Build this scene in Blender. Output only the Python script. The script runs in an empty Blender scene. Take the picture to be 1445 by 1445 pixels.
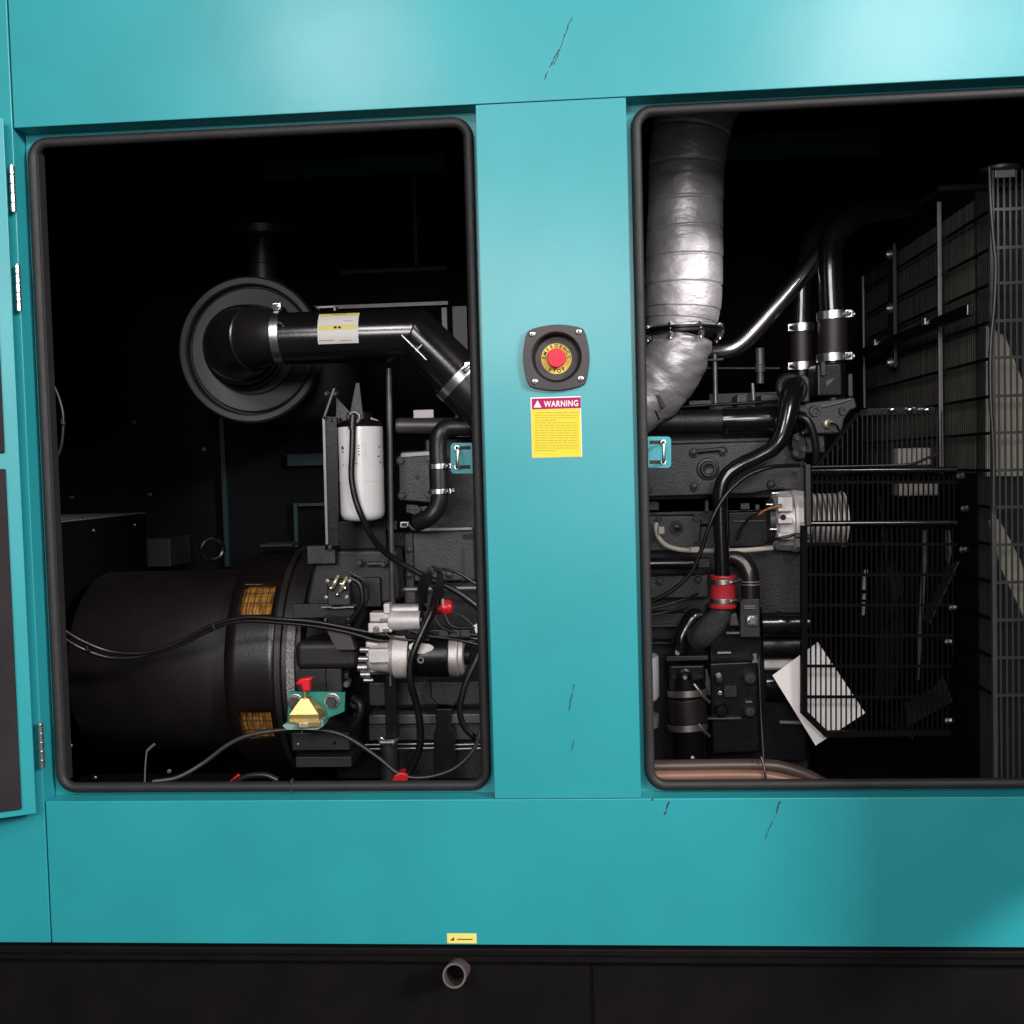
import bpy, bmesh, math, random
import numpy as np
from mathutils import Vector, Matrix
random.seed(7)
S = bpy.context.scene
COL = S.collection
# ------------------------------------------------------------------ camera model
F, CX, DIST = 1450.0, 722.5, 1.65
YAW, PITCH, ROLL = 0.06842478, 0.04274561, -0.02675233
def _rot():
    y, p, r = YAW, PITCH, ROLL
    Ry = np.array([[math.cos(y),0,math.sin(y)],[0,1,0],[-math.sin(y),0,math.cos(y)]])
    Rx = np.array([[1,0,0],[0,math.cos(p),-math.sin(p)],[0,math.sin(p),math.cos(p)]])
    Rz = np.array([[math.cos(r),-math.sin(r),0],[math.sin(r),math.cos(r),0],[0,0,1]])
    return Rz @ Rx @ Ry
RM = _rot()
def P(x, y, d=0.0):
    """real point at depth d (m) behind the panel front, seen at photo pixel x, y"""
    v = RM.T @ np.array([x-CX, y-CX, F]); v = v*((DIST+d)/v[2])
    return Vector((v[0], v[2]-DIST, -v[1]))
def U(d): return (DIST+d)/F
def proj(w):
    v = RM @ np.array([w[0], -w[2], w[1]+DIST]); return (v[0]/v[2]*F+CX, v[1]/v[2]*F+CX)

cam = bpy.data.cameras.new('camera'); co = bpy.data.objects.new('camera', cam); COL.objects.link(co)
cam.sensor_width = 36; cam.lens = 36*F/1445; cam.clip_start = .05; cam.clip_end = 100
# camera axes in world: rows of RM are the cam axes in (x right, y down, z depth)
def c2w(a): return Vector((a[0], a[2], -a[1]))
rx, ry, rz = c2w(RM[0]), -c2w(RM[1]), -c2w(RM[2])
co.matrix_world = Matrix(((rx.x,ry.x,rz.x,0),(rx.y,ry.y,rz.y,-DIST),(rx.z,ry.z,rz.z,0),(0,0,0,1)))
S.camera = co

# ------------------------------------------------------------------ materials
def mat(name, col, rough=.5, metal=0, coat=0, crough=.12, bump=0, bscale=80, var=0, vscale=6, spec=.5, rvar=0, stretch=None, bdist=.002, dust=0, wave=0):
    m = bpy.data.materials.new(name); m.use_nodes = True
    nt = m.node_tree; N = nt.nodes; L = nt.links; b = N['Principled BSDF']
    b.inputs['Base Color'].default_value = (*col, 1); b.inputs['Roughness'].default_value = rough
    b.inputs['Metallic'].default_value = metal; b.inputs['Coat Weight'].default_value = coat
    b.inputs['Coat Roughness'].default_value = crough; b.inputs['Specular IOR Level'].default_value = spec
    tc = N.new('ShaderNodeTexCoord'); src = tc.outputs['Object']
    if stretch:
        mp = N.new('ShaderNodeMapping'); mp.inputs['Scale'].default_value = stretch
        L.new(src, mp.inputs['Vector']); src = mp.outputs['Vector']
    def noise(sc, det=4):
        n = N.new('ShaderNodeTexNoise'); n.inputs['Scale'].default_value = sc; n.inputs['Detail'].default_value = det
        L.new(src, n.inputs['Vector']); return n
    if bump:
        n = noise(bscale); bp = N.new('ShaderNodeBump'); bp.inputs['Strength'].default_value = bump
        bp.inputs['Distance'].default_value = bdist
        L.new(n.outputs['Fac'], bp.inputs['Height'])
        if wave:
            n2 = noise(4.5, 2); b2 = N.new('ShaderNodeBump'); b2.inputs['Strength'].default_value = wave; b2.inputs['Distance'].default_value = .004
            L.new(n2.outputs['Fac'], b2.inputs['Height']); L.new(b2.outputs['Normal'], bp.inputs['Normal'])
        L.new(bp.outputs['Normal'], b.inputs['Normal']); L.new(bp.outputs['Normal'], b.inputs['Coat Normal'])
    if var:
        n = noise(vscale, 6); r = N.new('ShaderNodeValToRGB')
        r.color_ramp.elements[0].position = .3; r.color_ramp.elements[1].position = .7
        lo = tuple(max(0, c*(1-var)) for c in col); hi = tuple(min(1, c*(1+var)+dust) for c in col)
        r.color_ramp.elements[0].color = (*lo, 1); r.color_ramp.elements[1].color = (*hi, 1)
        L.new(n.outputs['Fac'], r.inputs['Fac']); L.new(r.outputs['Color'], b.inputs['Base Color'])
    if rvar:
        n = noise(vscale*2.3, 5); mr = N.new('ShaderNodeMapRange')
        mr.inputs['To Min'].default_value = max(.02, rough-rvar); mr.inputs['To Max'].default_value = min(1, rough+rvar)
        L.new(n.outputs['Fac'], mr.inputs['Value']); L.new(mr.outputs['Result'], b.inputs['Roughness'])
    return m
M = dict(
 teal = mat('teal_paint', (.014,.214,.242), .45, coat=.27, crough=.22, spec=.32, wave=.3, bump=.14, bscale=420, var=.06, vscale=5, rvar=.05, bdist=.0006),
 tealshade = mat('teal_paint_shaded', (.004,.022,.027), .5, var=.15),  # canopy teal darkened for the shade at the back wall
 skid = mat('black_skid_paint', (.0034,.0024,.0033), .65, spec=.1, bump=.2, bscale=200, var=.3, vscale=9, rvar=.1),
 black = mat('black_paint', (.0048,.004,.0048), .34, spec=.3, bump=.15, bscale=160, var=.25, vscale=20, rvar=.08),
 gloss = mat('black_gloss_paint', (.006,.0048,.0055), .2, coat=.3, crough=.14, bump=.05, bscale=120, rvar=.05),
 cast = mat('black_cast_iron', (.0088,.0078,.009), .46, bump=.35, bscale=260, var=.2, vscale=30, rvar=.1),
 castlite = mat('dark_grey_casting', (.0215,.0195,.022), .46, bump=.35, bscale=240, var=.2, vscale=30, rvar=.08),
 disc = mat('air_cleaner_plastic', (.0185,.0175,.0205), .46, bump=.06, bscale=300),
 tealrear = mat('teal_paint_less_shaded', (.010,.065,.085), .5),  # shaded teal raised for the upper rear members, which get less light
 void = mat('shadow_black', (.0015,.0014,.0018), .9, spec=.05), cabtop = mat('lit_top_grey', (.09,.08,.085), .6),  # cabinet sides toned as shade, its top toned as lit
 adaptm = mat('casing_paint', (.0065,.0046,.0044), .32, bump=.1, bscale=220, rvar=.05),
 barrelm = mat('barrel_paint', (.0062,.0042,.004), .5, spec=.5, bump=.15, bscale=220, var=.3, vscale=12, rvar=.06),
 brown = mat('brown_black_steel', (.0135,.0105,.011), .5, bump=.2, bscale=220, var=.25, vscale=12, rvar=.08),
 matte = mat('matte_black', (.006,.006,.008), .75, var=.2),
 foam = mat('dark_foam', (.018,.0145,.0165), .9, bump=.6, bscale=500, var=.2, vscale=14, spec=.2),
 liner = mat('black_foam_lining', (.0032,.003,.0042), .85, bump=.5, bscale=300, spec=.15),
 rubber = mat('rubber_seal', (.0125,.0105,.0115), .6, spec=.35, bump=.25, bscale=300, var=.2, vscale=20, rvar=.1),
 hose = mat('rubber_hose', (.007,.0056,.0058), .36, bump=.15, bscale=300),
 plastic = mat('black_plastic', (.012,.0115,.0138), .42, bump=.08, bscale=300, var=.1),
 zinc = mat('zinc_plate', (.62,.61,.60), .28, 1, bump=.1, bscale=200, rvar=.1),
 alu = mat('cast_aluminium', (.56,.51,.50), .5, .75, bump=.4, bscale=500, var=.12, vscale=40, rvar=.08),
 aluw = mat('pale_aluminium', (.62,.58,.57), .5, .35, bump=.3, bscale=500, var=.1, vscale=40),
 wrap = mat('silver_wrap', (.53,.50,.52), .5, .55, bump=.75, bscale=17, var=.15, vscale=12, rvar=.1, stretch=(1.4,1.4,2.6), bdist=.006),
 white = mat('white_enamel', (.72,.69,.70), .28, coat=.3, bump=.03, bscale=300, var=.03),
 paper = mat('white_paper', (.78,.73,.72), .8, var=.03, vscale=10),
 label = mat('white_label', (.60,.57,.56), .5),
 yellow = mat('yellow_label', (.52,.43,.035), .5, var=.05, spec=.15),
 yelpale = mat('pale_yellow_label', (.62,.52,.13), .5),
 magenta = mat('crimson_label', (.27,.008,.075), .5, spec=.12),
 ink = mat('ink', (.03,.025,.02), .6, spec=.15), inkdim = mat('faded_ink', (.33,.26,.03), .6, spec=.1), steel_dark = mat('dark_chrome', (.58,.55,.55), .26, 1),
 red = mat('red_plastic', (.55,.012,.02), .35), redrub = mat('red_silicone', (.40,.02,.028), .45, bump=.1, bscale=300),
 redbtn = mat('red_button', (.46,.02,.04), .5, spec=.2), yelring = mat('yellow_ring', (.60,.42,.08), .5, spec=.15),
 estop = mat('brown_grey_plastic', (.036,.029,.031), .5, spec=.3, bump=.1, bscale=400),
 gold = mat('yellow_zinc', (.46,.36,.14), .34, .8, bump=.04, bscale=150, var=.08, vscale=12, rvar=.06),
 green = mat('green_paint', (.02,.22,.175), .45, bump=.1, bscale=200, var=.1, vscale=30),
 copper = mat('copper_windings', (.42,.19,.036), .45, .2, bump=.8, bscale=60, var=.75, vscale=34, stretch=(6,1,1), bdist=.006),
 brass = mat('brass', (.72,.58,.33), .3, 1),
 olive = mat('olive_core', (.16,.152,.13), .7, bump=.3, bscale=300, var=.35, vscale=20, stretch=(1,4,.3)),
 cream = mat('cream_lit_patch', (.36,.34,.27), .7, var=.1, vscale=15),  # tone of the lit patches behind the front guard
 khaki = mat('khaki_tube', (.42,.38,.31), .45),
 tan = mat('tan_tube', (.165,.082,.052), .4, var=.15, vscale=20), browntube = mat('brown_tube', (.05,.031,.026), .38, var=.2),
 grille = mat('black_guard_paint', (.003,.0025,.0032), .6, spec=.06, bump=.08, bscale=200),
 post = mat('grey_steel', (.20,.19,.20), .4, .6, var=.15),
 alu_rough = mat('perforated_aluminium', (.30,.29,.29), .6, .5, bump=1.0, bscale=260, var=.35, vscale=160, bdist=.004),
 post_dark = mat('dark_grey_steel', (.075,.069,.073), .42, .4, var=.2, vscale=20),
 plastic_dark = mat('charcoal_plastic', (.02,.02,.024), .45, var=.15),
 brown_lit = mat('brown_bracket', (.06,.046,.047), .5, bump=.2, bscale=220, var=.2, vscale=12),
 zinc_dull = mat('dull_zinc', (.36,.35,.35), .4, .9, bump=.15, bscale=200, rvar=.1),
 brass_pale = mat('pale_brass', (.66,.58,.42), .35, .8),
 green_grey = mat('worn_green_paint', (.16,.27,.25), .45, bump=.1, bscale=200, var=.2, vscale=60),
 hose_grey = mat('grey_cable', (.02,.0185,.0195), .4),
 red_dark = mat('dark_red_plastic', (.22,.008,.012), .4),
 cast_rough = mat('rough_casting', (.03,.027,.029), .32, bump=1.0, bscale=420, var=.3, vscale=80, bdist=.004),
 hose_brown = mat('brown_rubber', (.011,.0065,.0062), .5, bump=.15, bscale=300),
 brown_gloss = mat('brown_gloss_pipe', (.012,.0075,.007), .3, bump=.1, bscale=150),
 brass_dull = mat('dull_brass', (.42,.37,.29), .45, .6),
 zinc_dark = mat('dark_zinc', (.20,.175,.17), .4, .8),
 cast_pale = mat('pale_casting', (.23,.205,.195), .5, bump=.3, bscale=240),
 orange_wire = mat('orange_wire', (.42,.17,.06), .5),
 rubber_pale = mat('pale_rubber', (.16,.15,.155), .6),
 grille_lit = mat('guard_paint_lit', (.0065,.006,.007), .5, spec=.2), grille_front = mat('guard_paint_front_lit', (.05,.05,.053), .4, .3),  # same black guard paint, lightened where the bars look lit
 rust = mat('rusty_pipe', (.06,.044,.043), .6, bump=.3, bscale=200, var=.25, vscale=30),
)

# ------------------------------------------------------------------ mesh builder
def frame_of(a):
    a = a.normalized(); h = Vector((0,0,1)) if abs(a.z) < .9 else Vector((1,0,0))
    u = a.cross(h).normalized(); return u, a.cross(u).normalized(), a
def smoothpath(pts, n=8):
    pts = [tuple(p) for p in pts]
    if len(pts) < 3: return [Vector(p[:3]) if True else p for p in pts], [p[3] if len(p) > 3 else None for p in pts]
    A = np.array(pts, float); A = np.vstack([2*A[0]-A[1], A, 2*A[-1]-A[-2]]); out = []
    for i in range(1, len(A)-2):
        p0,p1,p2,p3 = A[i-1],A[i],A[i+1],A[i+2]
        for k in range(n):
            t = k/n
            out.append(.5*((2*p1)+(-p0+p2)*t+(2*p0-5*p1+4*p2-p3)*t*t+(-p0+3*p1-3*p2+p3)*t**3))
    out.append(A[-2]); out = np.array(out)
    return [Vector(o[:3]) for o in out], ([o[3] for o in out] if out.shape[1] > 3 else [None]*len(out))
class MB:
    def __init__(s): s.bm = bmesh.new()
    def box(s, c, size, rot=None):
        r = bmesh.ops.create_cube(s.bm, size=1)['verts']
        mtx = Matrix.Translation(c) @ (rot.to_4x4() if rot else Matrix()) @ Matrix.Diagonal((*size, 1))
        bmesh.ops.transform(s.bm, matrix=mtx, verts=r); return s
    def wbox(s, x0, x1, y0, y1, z0, z1):
        return s.box(((x0+x1)/2,(y0+y1)/2,(z0+z1)/2), (abs(x1-x0),abs(y1-y0),abs(z1-z0)))
    def boxp(s, x0, y0, x1, y1, d0, d1):
        xm, ym = (x0+x1)/2, (y0+y1)/2
        return s.wbox(P(x0,ym,d0).x, P(x1,ym,d0).x, d0, d1, P(xm,y1,d0).z, P(xm,y0,d0).z)
    def poly(s, pts, vec):
        n = len(pts); a = [s.bm.verts.new(p) for p in pts]; b = [s.bm.verts.new(Vector(p)+vec) for p in pts]
        s.bm.faces.new(a); s.bm.faces.new(b[::-1])
        for i in range(n): s.bm.faces.new((a[i], b[i], b[(i+1)%n], a[(i+1)%n]))
        return s
    def prism(s, px, d0, d1): return s.poly([P(x,y,d0) for x,y in px], Vector((0,d1-d0,0)))
    def lathe(s, p, axis, prof, seg=32, a0=0, a1=2*math.pi, skip=None, ref=None, cap=True):
        p = Vector(p); a = Vector(axis).normalized()
        if ref is None: u, v, a = frame_of(a)
        else: u = Vector(ref).normalized(); v = a.cross(u).normalized()
        full = abs(a1-a0-2*math.pi) < 1e-6; n = seg if full else seg+1; rings = []
        for t, r in prof:
            rings.append([s.bm.verts.new(p+a*t+(u*math.cos(a0+(a1-a0)*k/seg)+v*math.sin(a0+(a1-a0)*k/seg))*max(r,1e-5)) for k in range(n)])
        for j in range(len(rings)-1):
            for k in range(seg):
                if skip and skip(j, k): continue
                k2 = (k+1) % n
                s.bm.faces.new((rings[j][k], rings[j][k2], rings[j+1][k2], rings[j+1][k]))
        if full and cap:
            if prof[0][1] > 1e-4: s.bm.faces.new(rings[0][::-1])
            if prof[-1][1] > 1e-4: s.bm.faces.new(rings[-1])
        return s
    def cyl(s, p0, p1, r0, r1=None, seg=20):
        p0, p1 = Vector(p0), Vector(p1); L = (p1-p0).length
        return s.lathe(p0, p1-p0, [(0,r0),(L, r0 if r1 is None else r1)], seg)
    def hexb(s, p, axis, r, h):
        a = Vector(axis).normalized()
        s.lathe(p, a, [(0,r*1.25),(h*.25,r*1.25)], 16); return s.lathe(Vector(p)+a*h*.25, a, [(0,r),(h*.65,r),(h*.75,r*.85)], 6)
    def tube(s, pts, r=None, seg=10, n=8, wob=None):
        c, rr = smoothpath(pts, n); m = len(c); prev = None; rings = []
        for i in range(m):
            t = (c[min(i+1,m-1)]-c[max(i-1,0)]).normalized()
            if prev is None: u = frame_of(t)[0]
            else: u = (prev-t*prev.dot(t)).normalized()
            prev = u; v = t.cross(u); R = rr[i] if rr[i] is not None else r
            rings.append([s.bm.verts.new(c[i]+(u*math.cos(2*math.pi*k/seg)+v*math.sin(2*math.pi*k/seg))*(R*(wob(i/(m-1),2*math.pi*k/seg) if wob else 1))) for k in range(seg)])
        for i in range(m-1):
            for k in range(seg):
                k2 = (k+1)%seg; s.bm.faces.new((rings[i][k],rings[i][k2],rings[i+1][k2],rings[i+1][k]))
        s.bm.faces.new(rings[0][::-1]); s.bm.faces.new(rings[-1]); return s
    def tubep(s, pts, rpx, seg=10, n=8, **k):
        """photo-pixel path (x, y, depth); radius in photo pixels at that depth"""
        q = []
        for p in pts:
            w = P(*p[:3]); q.append((w.x, w.y, w.z, (p[3] if len(p) > 3 else rpx)*U(p[2])))
        return s.tube(q, None, seg, n, **k)
    def ring(s, p, axis, R, r, seg=32, rs=8):
        return s.lathe(p, axis, [(r*math.sin(2*math.pi*k/rs), R+r*math.cos(2*math.pi*k/rs)) for k in range(rs+1)], seg, cap=False)
    def ball(s, p, r, sc=(1,1,1)):
        v = bmesh.ops.create_uvsphere(s.bm, u_segments=16, v_segments=10, radius=r)['verts']
        bmesh.ops.transform(s.bm, matrix=Matrix.Translation(p) @ Matrix.Diagonal((*sc,1)), verts=v); return s
    def build(s, name, m, parent=None, bevel=0, ang=38, label=None, smooth=True, seg=2):
        bm = s.bm; bmesh.ops.remove_doubles(bm, verts=bm.verts, dist=1e-6); bmesh.ops.recalc_face_normals(bm, faces=bm.faces)
        vs = [v.co for v in bm.verts]
        lo = Vector([min(v[i] for v in vs) for i in range(3)]); hi = Vector([max(v[i] for v in vs) for i in range(3)])
        org = Vector(((lo.x+hi.x)/2, (lo.y+hi.y)/2, lo.z))
        bmesh.ops.translate(bm, vec=-org, verts=bm.verts)
        me = bpy.data.meshes.new(name); bm.to_mesh(me); bm.free()
        if smooth:
            me.shade_smooth(); me.set_sharp_from_angle(angle=math.radians(ang))
        me.materials.append(M[m]); o = bpy.data.objects.new(name, me); COL.objects.link(o)
        W[o.name] = org
        if parent: o.parent = parent; o.location = org - W[parent.name]
        else: o.location = org
        if bevel:
            b = o.modifiers.new('bevel', 'BEVEL'); b.width = bevel; b.segments = seg; b.limit_method = 'ANGLE'; b.angle_limit = math.radians(40); b.harden_normals = True
        if label: o['label'] = label
        return o
W = {}
def thing(name, label, cat, loc, group=None):
    o = bpy.data.objects.new(name, None); COL.objects.link(o); o.location = loc; o.empty_display_size = .02
    o['label'] = label; o['category'] = cat; W[o.name] = Vector(loc)
    if group: o['group'] = group
    return o
def tag(o, label, cat, group=None):
    o['label'] = label; o['category'] = cat
    if group: o['group'] = group
    return o
def bolt(p, ax, r, h, parent, m='black', name='bolt'): return MB().hexb(p, ax, r, h).build(name, m, parent)
TOCAM = Vector((0,-1,0)); XP = Vector((1,0,0)); ZP = Vector((0,0,1))
def boltp(x, y, d, rpx, parent, m='black', h=.008, ax=TOCAM, name='bolt'): return bolt(P(x,y,d), ax, rpx*U(d), h, parent, m, name)
def text(body, size, loc, m, parent, name, rotz=0, bold=0, depth=.0004, align='CENTER', width=None, up=ZP, right=XP):
    cu = bpy.data.curves.new(name, 'FONT'); cu.body = body; cu.size = size; cu.align_x = align; cu.align_y = 'CENTER'
    cu.offset = bold; cu.space_character = 1.12 if width else 1; cu.extrude = depth/2
    t = bpy.data.objects.new(name, cu); COL.objects.link(t)
    dg = bpy.context.evaluated_depsgraph_get(); me = bpy.data.meshes.new_from_object(t.evaluated_get(dg))
    bpy.data.objects.remove(t)
    sx = 1
    if width:
        xs = [v.co.x for v in me.vertices]; sx = width/(max(xs)-min(xs))
    n = right.cross(up)
    mt = Matrix.Translation(loc) @ Matrix(((right.x,up.x,n.x),(right.y,up.y,n.y),(right.z,up.z,n.z))).to_4x4() @ Matrix.Rotation(rotz,4,'Z') @ Matrix.Diagonal((sx,1,1,1))
    bm = bmesh.new(); bm.from_mesh(me); bmesh.ops.transform(bm, matrix=mt, verts=bm.verts); bpy.data.meshes.remove(me)
    return bm

# ================================================================== CANOPY
xSeam = (P(10,0).x+P(72,1330).x)/2
zHead = (P(22,180).z+P(1445,108).z)/2
zSill = P(700,1128).z; zBot = (P(72,1331).z+P(1445,1337).z)/2
xPL, xPR = P(685,640).x, P(894,640).x
xEnd, zTop = .875, zHead+.42
TH = .04
can = thing('generator_canopy', 'teal sheet steel generator canopy with two open door bays and its hinged left door', 'enclosure', ((xSeam+xEnd)/2, .02, zBot))
MB().wbox(xSeam+.0012, 1.6, 0, TH, zHead, zTop).build('header_panel', 'teal', can, .0016)
MB().wbox(xSeam+.0012, 1.6, 0, TH, zBot, zSill).build('sill_panel', 'teal', can, .0016)
MB().wbox(-1.75, xSeam-.0012, 0, TH, zBot, zTop).build('side_panel', 'teal', can, .0016)
MB().wbox(xEnd, 1.6, .0005, TH, zSill+.001, zHead-.001).build('end_post', 'teal', can, .0016)
# pillar with a square cut-out behind the emergency stop
ec = P(785,505); hz = .0405
pm = MB(); xs = [xPL, ec.x-hz, ec.x+hz, xPR]; zs = [zSill+.0012, ec.z-hz, ec.z+hz, zHead-.0012]
gv = [[pm.bm.verts.new((x, .0006, z)) for z in zs] for x in xs]
for i in range(3):
    for j in range(3):
        if (i, j) != (1, 1): pm.bm.faces.new((gv[i][j], gv[i+1][j], gv[i+1][j+1], gv[i][j+1]))
for xa in (xPL, xPR):
    a = [pm.bm.verts.new((xa, y, z)) for y, z in ((.0006,zs[0]),(TH,zs[0]),(TH,zs[3]),(.0006,zs[3]))]; pm.bm.faces.new(a)
pm.build('pillar', 'teal', can, smooth=False)
# ------- recessed flanges with rounded openings and rubber seals
def rrect(x0, x1, z0, z1, r, y, n=7):
    pts = []
    for cx, cz, a in ((x1-r,z1-r,0),(x0+r,z1-r,90),(x0+r,z0+r,180),(x1-r,z0+r,270)):
        for k in range(n):
            t = math.radians(a+90*k/(n-1)); pts.append(Vector((cx+r*math.cos(t), y, cz+r*math.sin(t))))
    return pts
def bay(px, d, xo0, xo1):
    x0, x1 = (P(px[0][0],px[0][1],d).x+P(px[3][0],px[3][1],d).x)/2, px[4] if len(px) > 4 else (P(px[1][0],px[1][1],d).x+P(px[2][0],px[2][1],d).x)/2
    z1 = (P(px[0][0],px[0][1],d).z+P(px[1][0],px[1][1],d).z)/2; z0 = (P(px[3][0],px[3][1],d).z+P(px[2][0],px[2][1],d).z)/2
    w = 7.2*U(d)
    inner = rrect(x0+w, x1-w, z0+w, z1-w, .026, d)
    # flange sheet: bridge the rounded hole to the outer rectangle
    fm = MB(); fl = d+.004
    A = [fm.bm.verts.new((p.x, fl, p.z)) for p in inner]
    O = []
    for p in inner:
        cx, cz = (x0+x1)/2, (z0+z1)/2
        corner = min((abs(p.x-X)+abs(p.z-Z), X, Z) for X in (x0+w, x1-w) for Z in (z0+w, z1-w))
        X = xo0 if corner[1] < cx else xo1; Z = zSill-.02 if corner[2] < cz else zHead+.02
        O.append((X, Z))
    n = len(A); ov = {}
    for q in O:
        if q not in ov: ov[q] = fm.bm.verts.new((q[0], fl, q[1]))
    for i in range(n):
        j = (i+1) % n
        vs = [A[i], A[j], ov[O[j]]] if O[i] == O[j] else [A[i], A[j], ov[O[j]], ov[O[i]]]
        fm.bm.faces.new(vs)
    fm.build('inner_flange', 'teal', can)
    sm = MB(); pts = rrect(x0+w, x1-w, z0+w, z1-w, .026, d-.004); pts2 = pts+pts[:1]
    c = [(p.x, p.y, p.z) for p in pts2]
    def closed(mb, path, r, seg=12, oval=1.0):
        m = len(path)-1; rings = []
        for i in range(m):
            t = (Vector(path[(i+1) % m])-Vector(path[(i-1) % m])).normalized(); u = Vector((0,-1,0)); v = t.cross(u)
            rings.append([mb.bm.verts.new(Vector(path[i])+u*math.cos(2*math.pi*k/seg)*r*oval+v*math.sin(2*math.pi*k/seg)*r) for k in range(seg)])
        for i in range(m):
            for k in range(seg):
                a, b = rings[i], rings[(i+1) % m]; k2 = (k+1) % seg; mb.bm.faces.new((a[k],a[k2],b[k2],b[k]))
    closed(sm, c, w*1.02, 14)
    seal = sm.build('door_seal', 'rubber', can)
    lm = MB(); pts = rrect(x0+w*2.1, x1-w*2.1, z0+w*1.9, z1-w*1.9, .022, d+.012)
    if xo0 == xSeam: lm.box((x0+w*2.02, d+.004, (z0+z1)/2), (w*.45, .02, z1-z0-w*5)); lm.build('seal_clip', 'rubber', seal)
    else: lm.bm.free()
    return x0, x1, z0, z1
b1 = bay([(39,196),(668,166),(694,1112),(84,1119)], .034, xSeam, xPL)
b2 = bay([(891,152),(1445,124),(1445,1112),(908,1113), xEnd-.012], .034, xPR, xEnd)
# seal joint
MB().boxp(410,1101,412,1119,.022,.034).build('seal_joint', 'ink', can)
# ------- inside of the canopy
BY = 1.32
ins = MB(); ins.wbox(-1.75, 1.6, BY, BY+.03, zBot-.02, zTop); ins.wbox(-1.75, 1.6, .05, BY, zTop-.03, zTop-.002)
ins.wbox(-1.78, -1.752, .05, BY, zBot, zTop); ins.wbox(1.57, 1.598, .05, BY, zBot, zTop-.04)
ins.build('insulation_lining', 'liner', can)
MB().wbox(-1.74, 1.56, .045, BY-.002, zBot-.012, zBot-.002).build('floor_pan', 'liner', can)
MB().wbox(-1.74, xSeam, .042, .05, zBot, zTop-.04).build('side_lining', 'liner', can)
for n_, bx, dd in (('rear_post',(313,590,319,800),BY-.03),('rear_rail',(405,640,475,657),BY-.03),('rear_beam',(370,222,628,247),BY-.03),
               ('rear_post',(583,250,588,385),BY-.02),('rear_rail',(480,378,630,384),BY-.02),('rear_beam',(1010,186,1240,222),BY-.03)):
    MB().boxp(*bx, dd, dd+.02).build(n_, 'tealrear' if bx[1] < 500 else 'tealshade', can, .001)
fr = MB(); fr.boxp(415,710,420,772,BY-.03,BY-.01); fr.boxp(420.5,710,462,714,BY-.03,BY-.01); fr.build('rear_frame', 'tealshade', can)
rf_ = MB(); rf_.boxp(440,428.5,632,433.5,.90,.93); rf_.boxp(625,434,632,560,.90,.93); rf_.build('filter_support', 'post_dark', can)
MB().boxp(642,432,662,700,.95,1.0).build('filter_support', 'plastic_dark', can)
for x, y in ((102,702),(212,698),(288,634),(190,596),(745,312)): boltp(x,y,BY-.012,2.4,can,'post',.006,name='lining_screw')
# strike plates on the pillar returns
def strike(px, bx, slots):
    d = .055
    pl = MB(); x0,y0,x1,y1 = px
    q = []
    for cx, cy, a in ((x1-5,y0+5,-90),(x1-5,y1-5,0),(x0+5,y1-5,90),(x0+5,y0+5,180)):
        for k in range(5): t = math.radians(a+22.5*k); q.append((cx+5*math.cos(t), cy+5*math.sin(t)))
    o = pl.prism(q, d, d+.003).build('strike_plate', 'teal', can, smooth=False)
    for sx0, sy, sx1 in slots: MB().boxp(sx0, sy-2.5, sx1, sy+2.5, d-.0006, d-.0001).build('slot', 'matte', o)
    ub = MB(); ub.tubep([(bx,slots[0][1],d+.002),(bx,slots[0][1]+.5,d-.02),(bx+.5,slots[0][1]+5,d-.026),(bx+.5,slots[1][1]-5,d-.026),(bx,slots[1][1]-.5,d-.02),(bx,slots[1][1],d+.002)], 2.4, 10)
    ub.build('striker_loop', 'zinc', o)
    for s in slots: MB().lathe(P(bx, s[1], d), TOCAM, [(0,3.8*U(d)),(.004,3.8*U(d))], 6).build('nut', 'zinc', o)
strike((636,625,676,668), 645, ((645,632,664),(645,659,664)))
strike((900,616,947,660), 936, ((917,624,936),(917,652,936)))
# scuffs on the paint
def scuff(pts, wpx):
    m = MB()
    for i in range(len(pts)-1):
        (x0,y0),(x1,y1) = pts[i], pts[i+1]; n = 5
        for k in range(n):
            if random.random() < .04: continue
            ta, tb = k/n, (k+.9)/n; w = wpx*random.uniform(.45,1.2)/2; jx = random.uniform(-.6,.6)
            a = (x0+(x1-x0)*ta+jx, y0+(y1-y0)*ta); b = (x0+(x1-x0)*tb+jx, y0+(y1-y0)*tb)
            m.prism([(a[0]-w,a[1]),(a[0]+w,a[1]),(b[0]+w*.7,b[1]),(b[0]-w*.7,b[1])], -.0004, -.0001)
    m.build('scuff_mark', 'ink', can, smooth=False)
scuff([(808,24),(801,38),(793,62),(787,78),(781,92)], 1.6); scuff([(788,70),(777,92),(768,113)], 1.8)
scuff([(944,1131),(941,1141),(938,1150)], 3); scuff([(1100,1131),(1096,1149)], 3); scuff([(1094,1152),(1086,1168),(1080,1185)], 1.4)
scuff([(921,1127),(920,1130)],3); scuff([(811,966),(806,985),(803,1003)], 1.4); scuff([(810,1045),(806,1060)],1)
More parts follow.
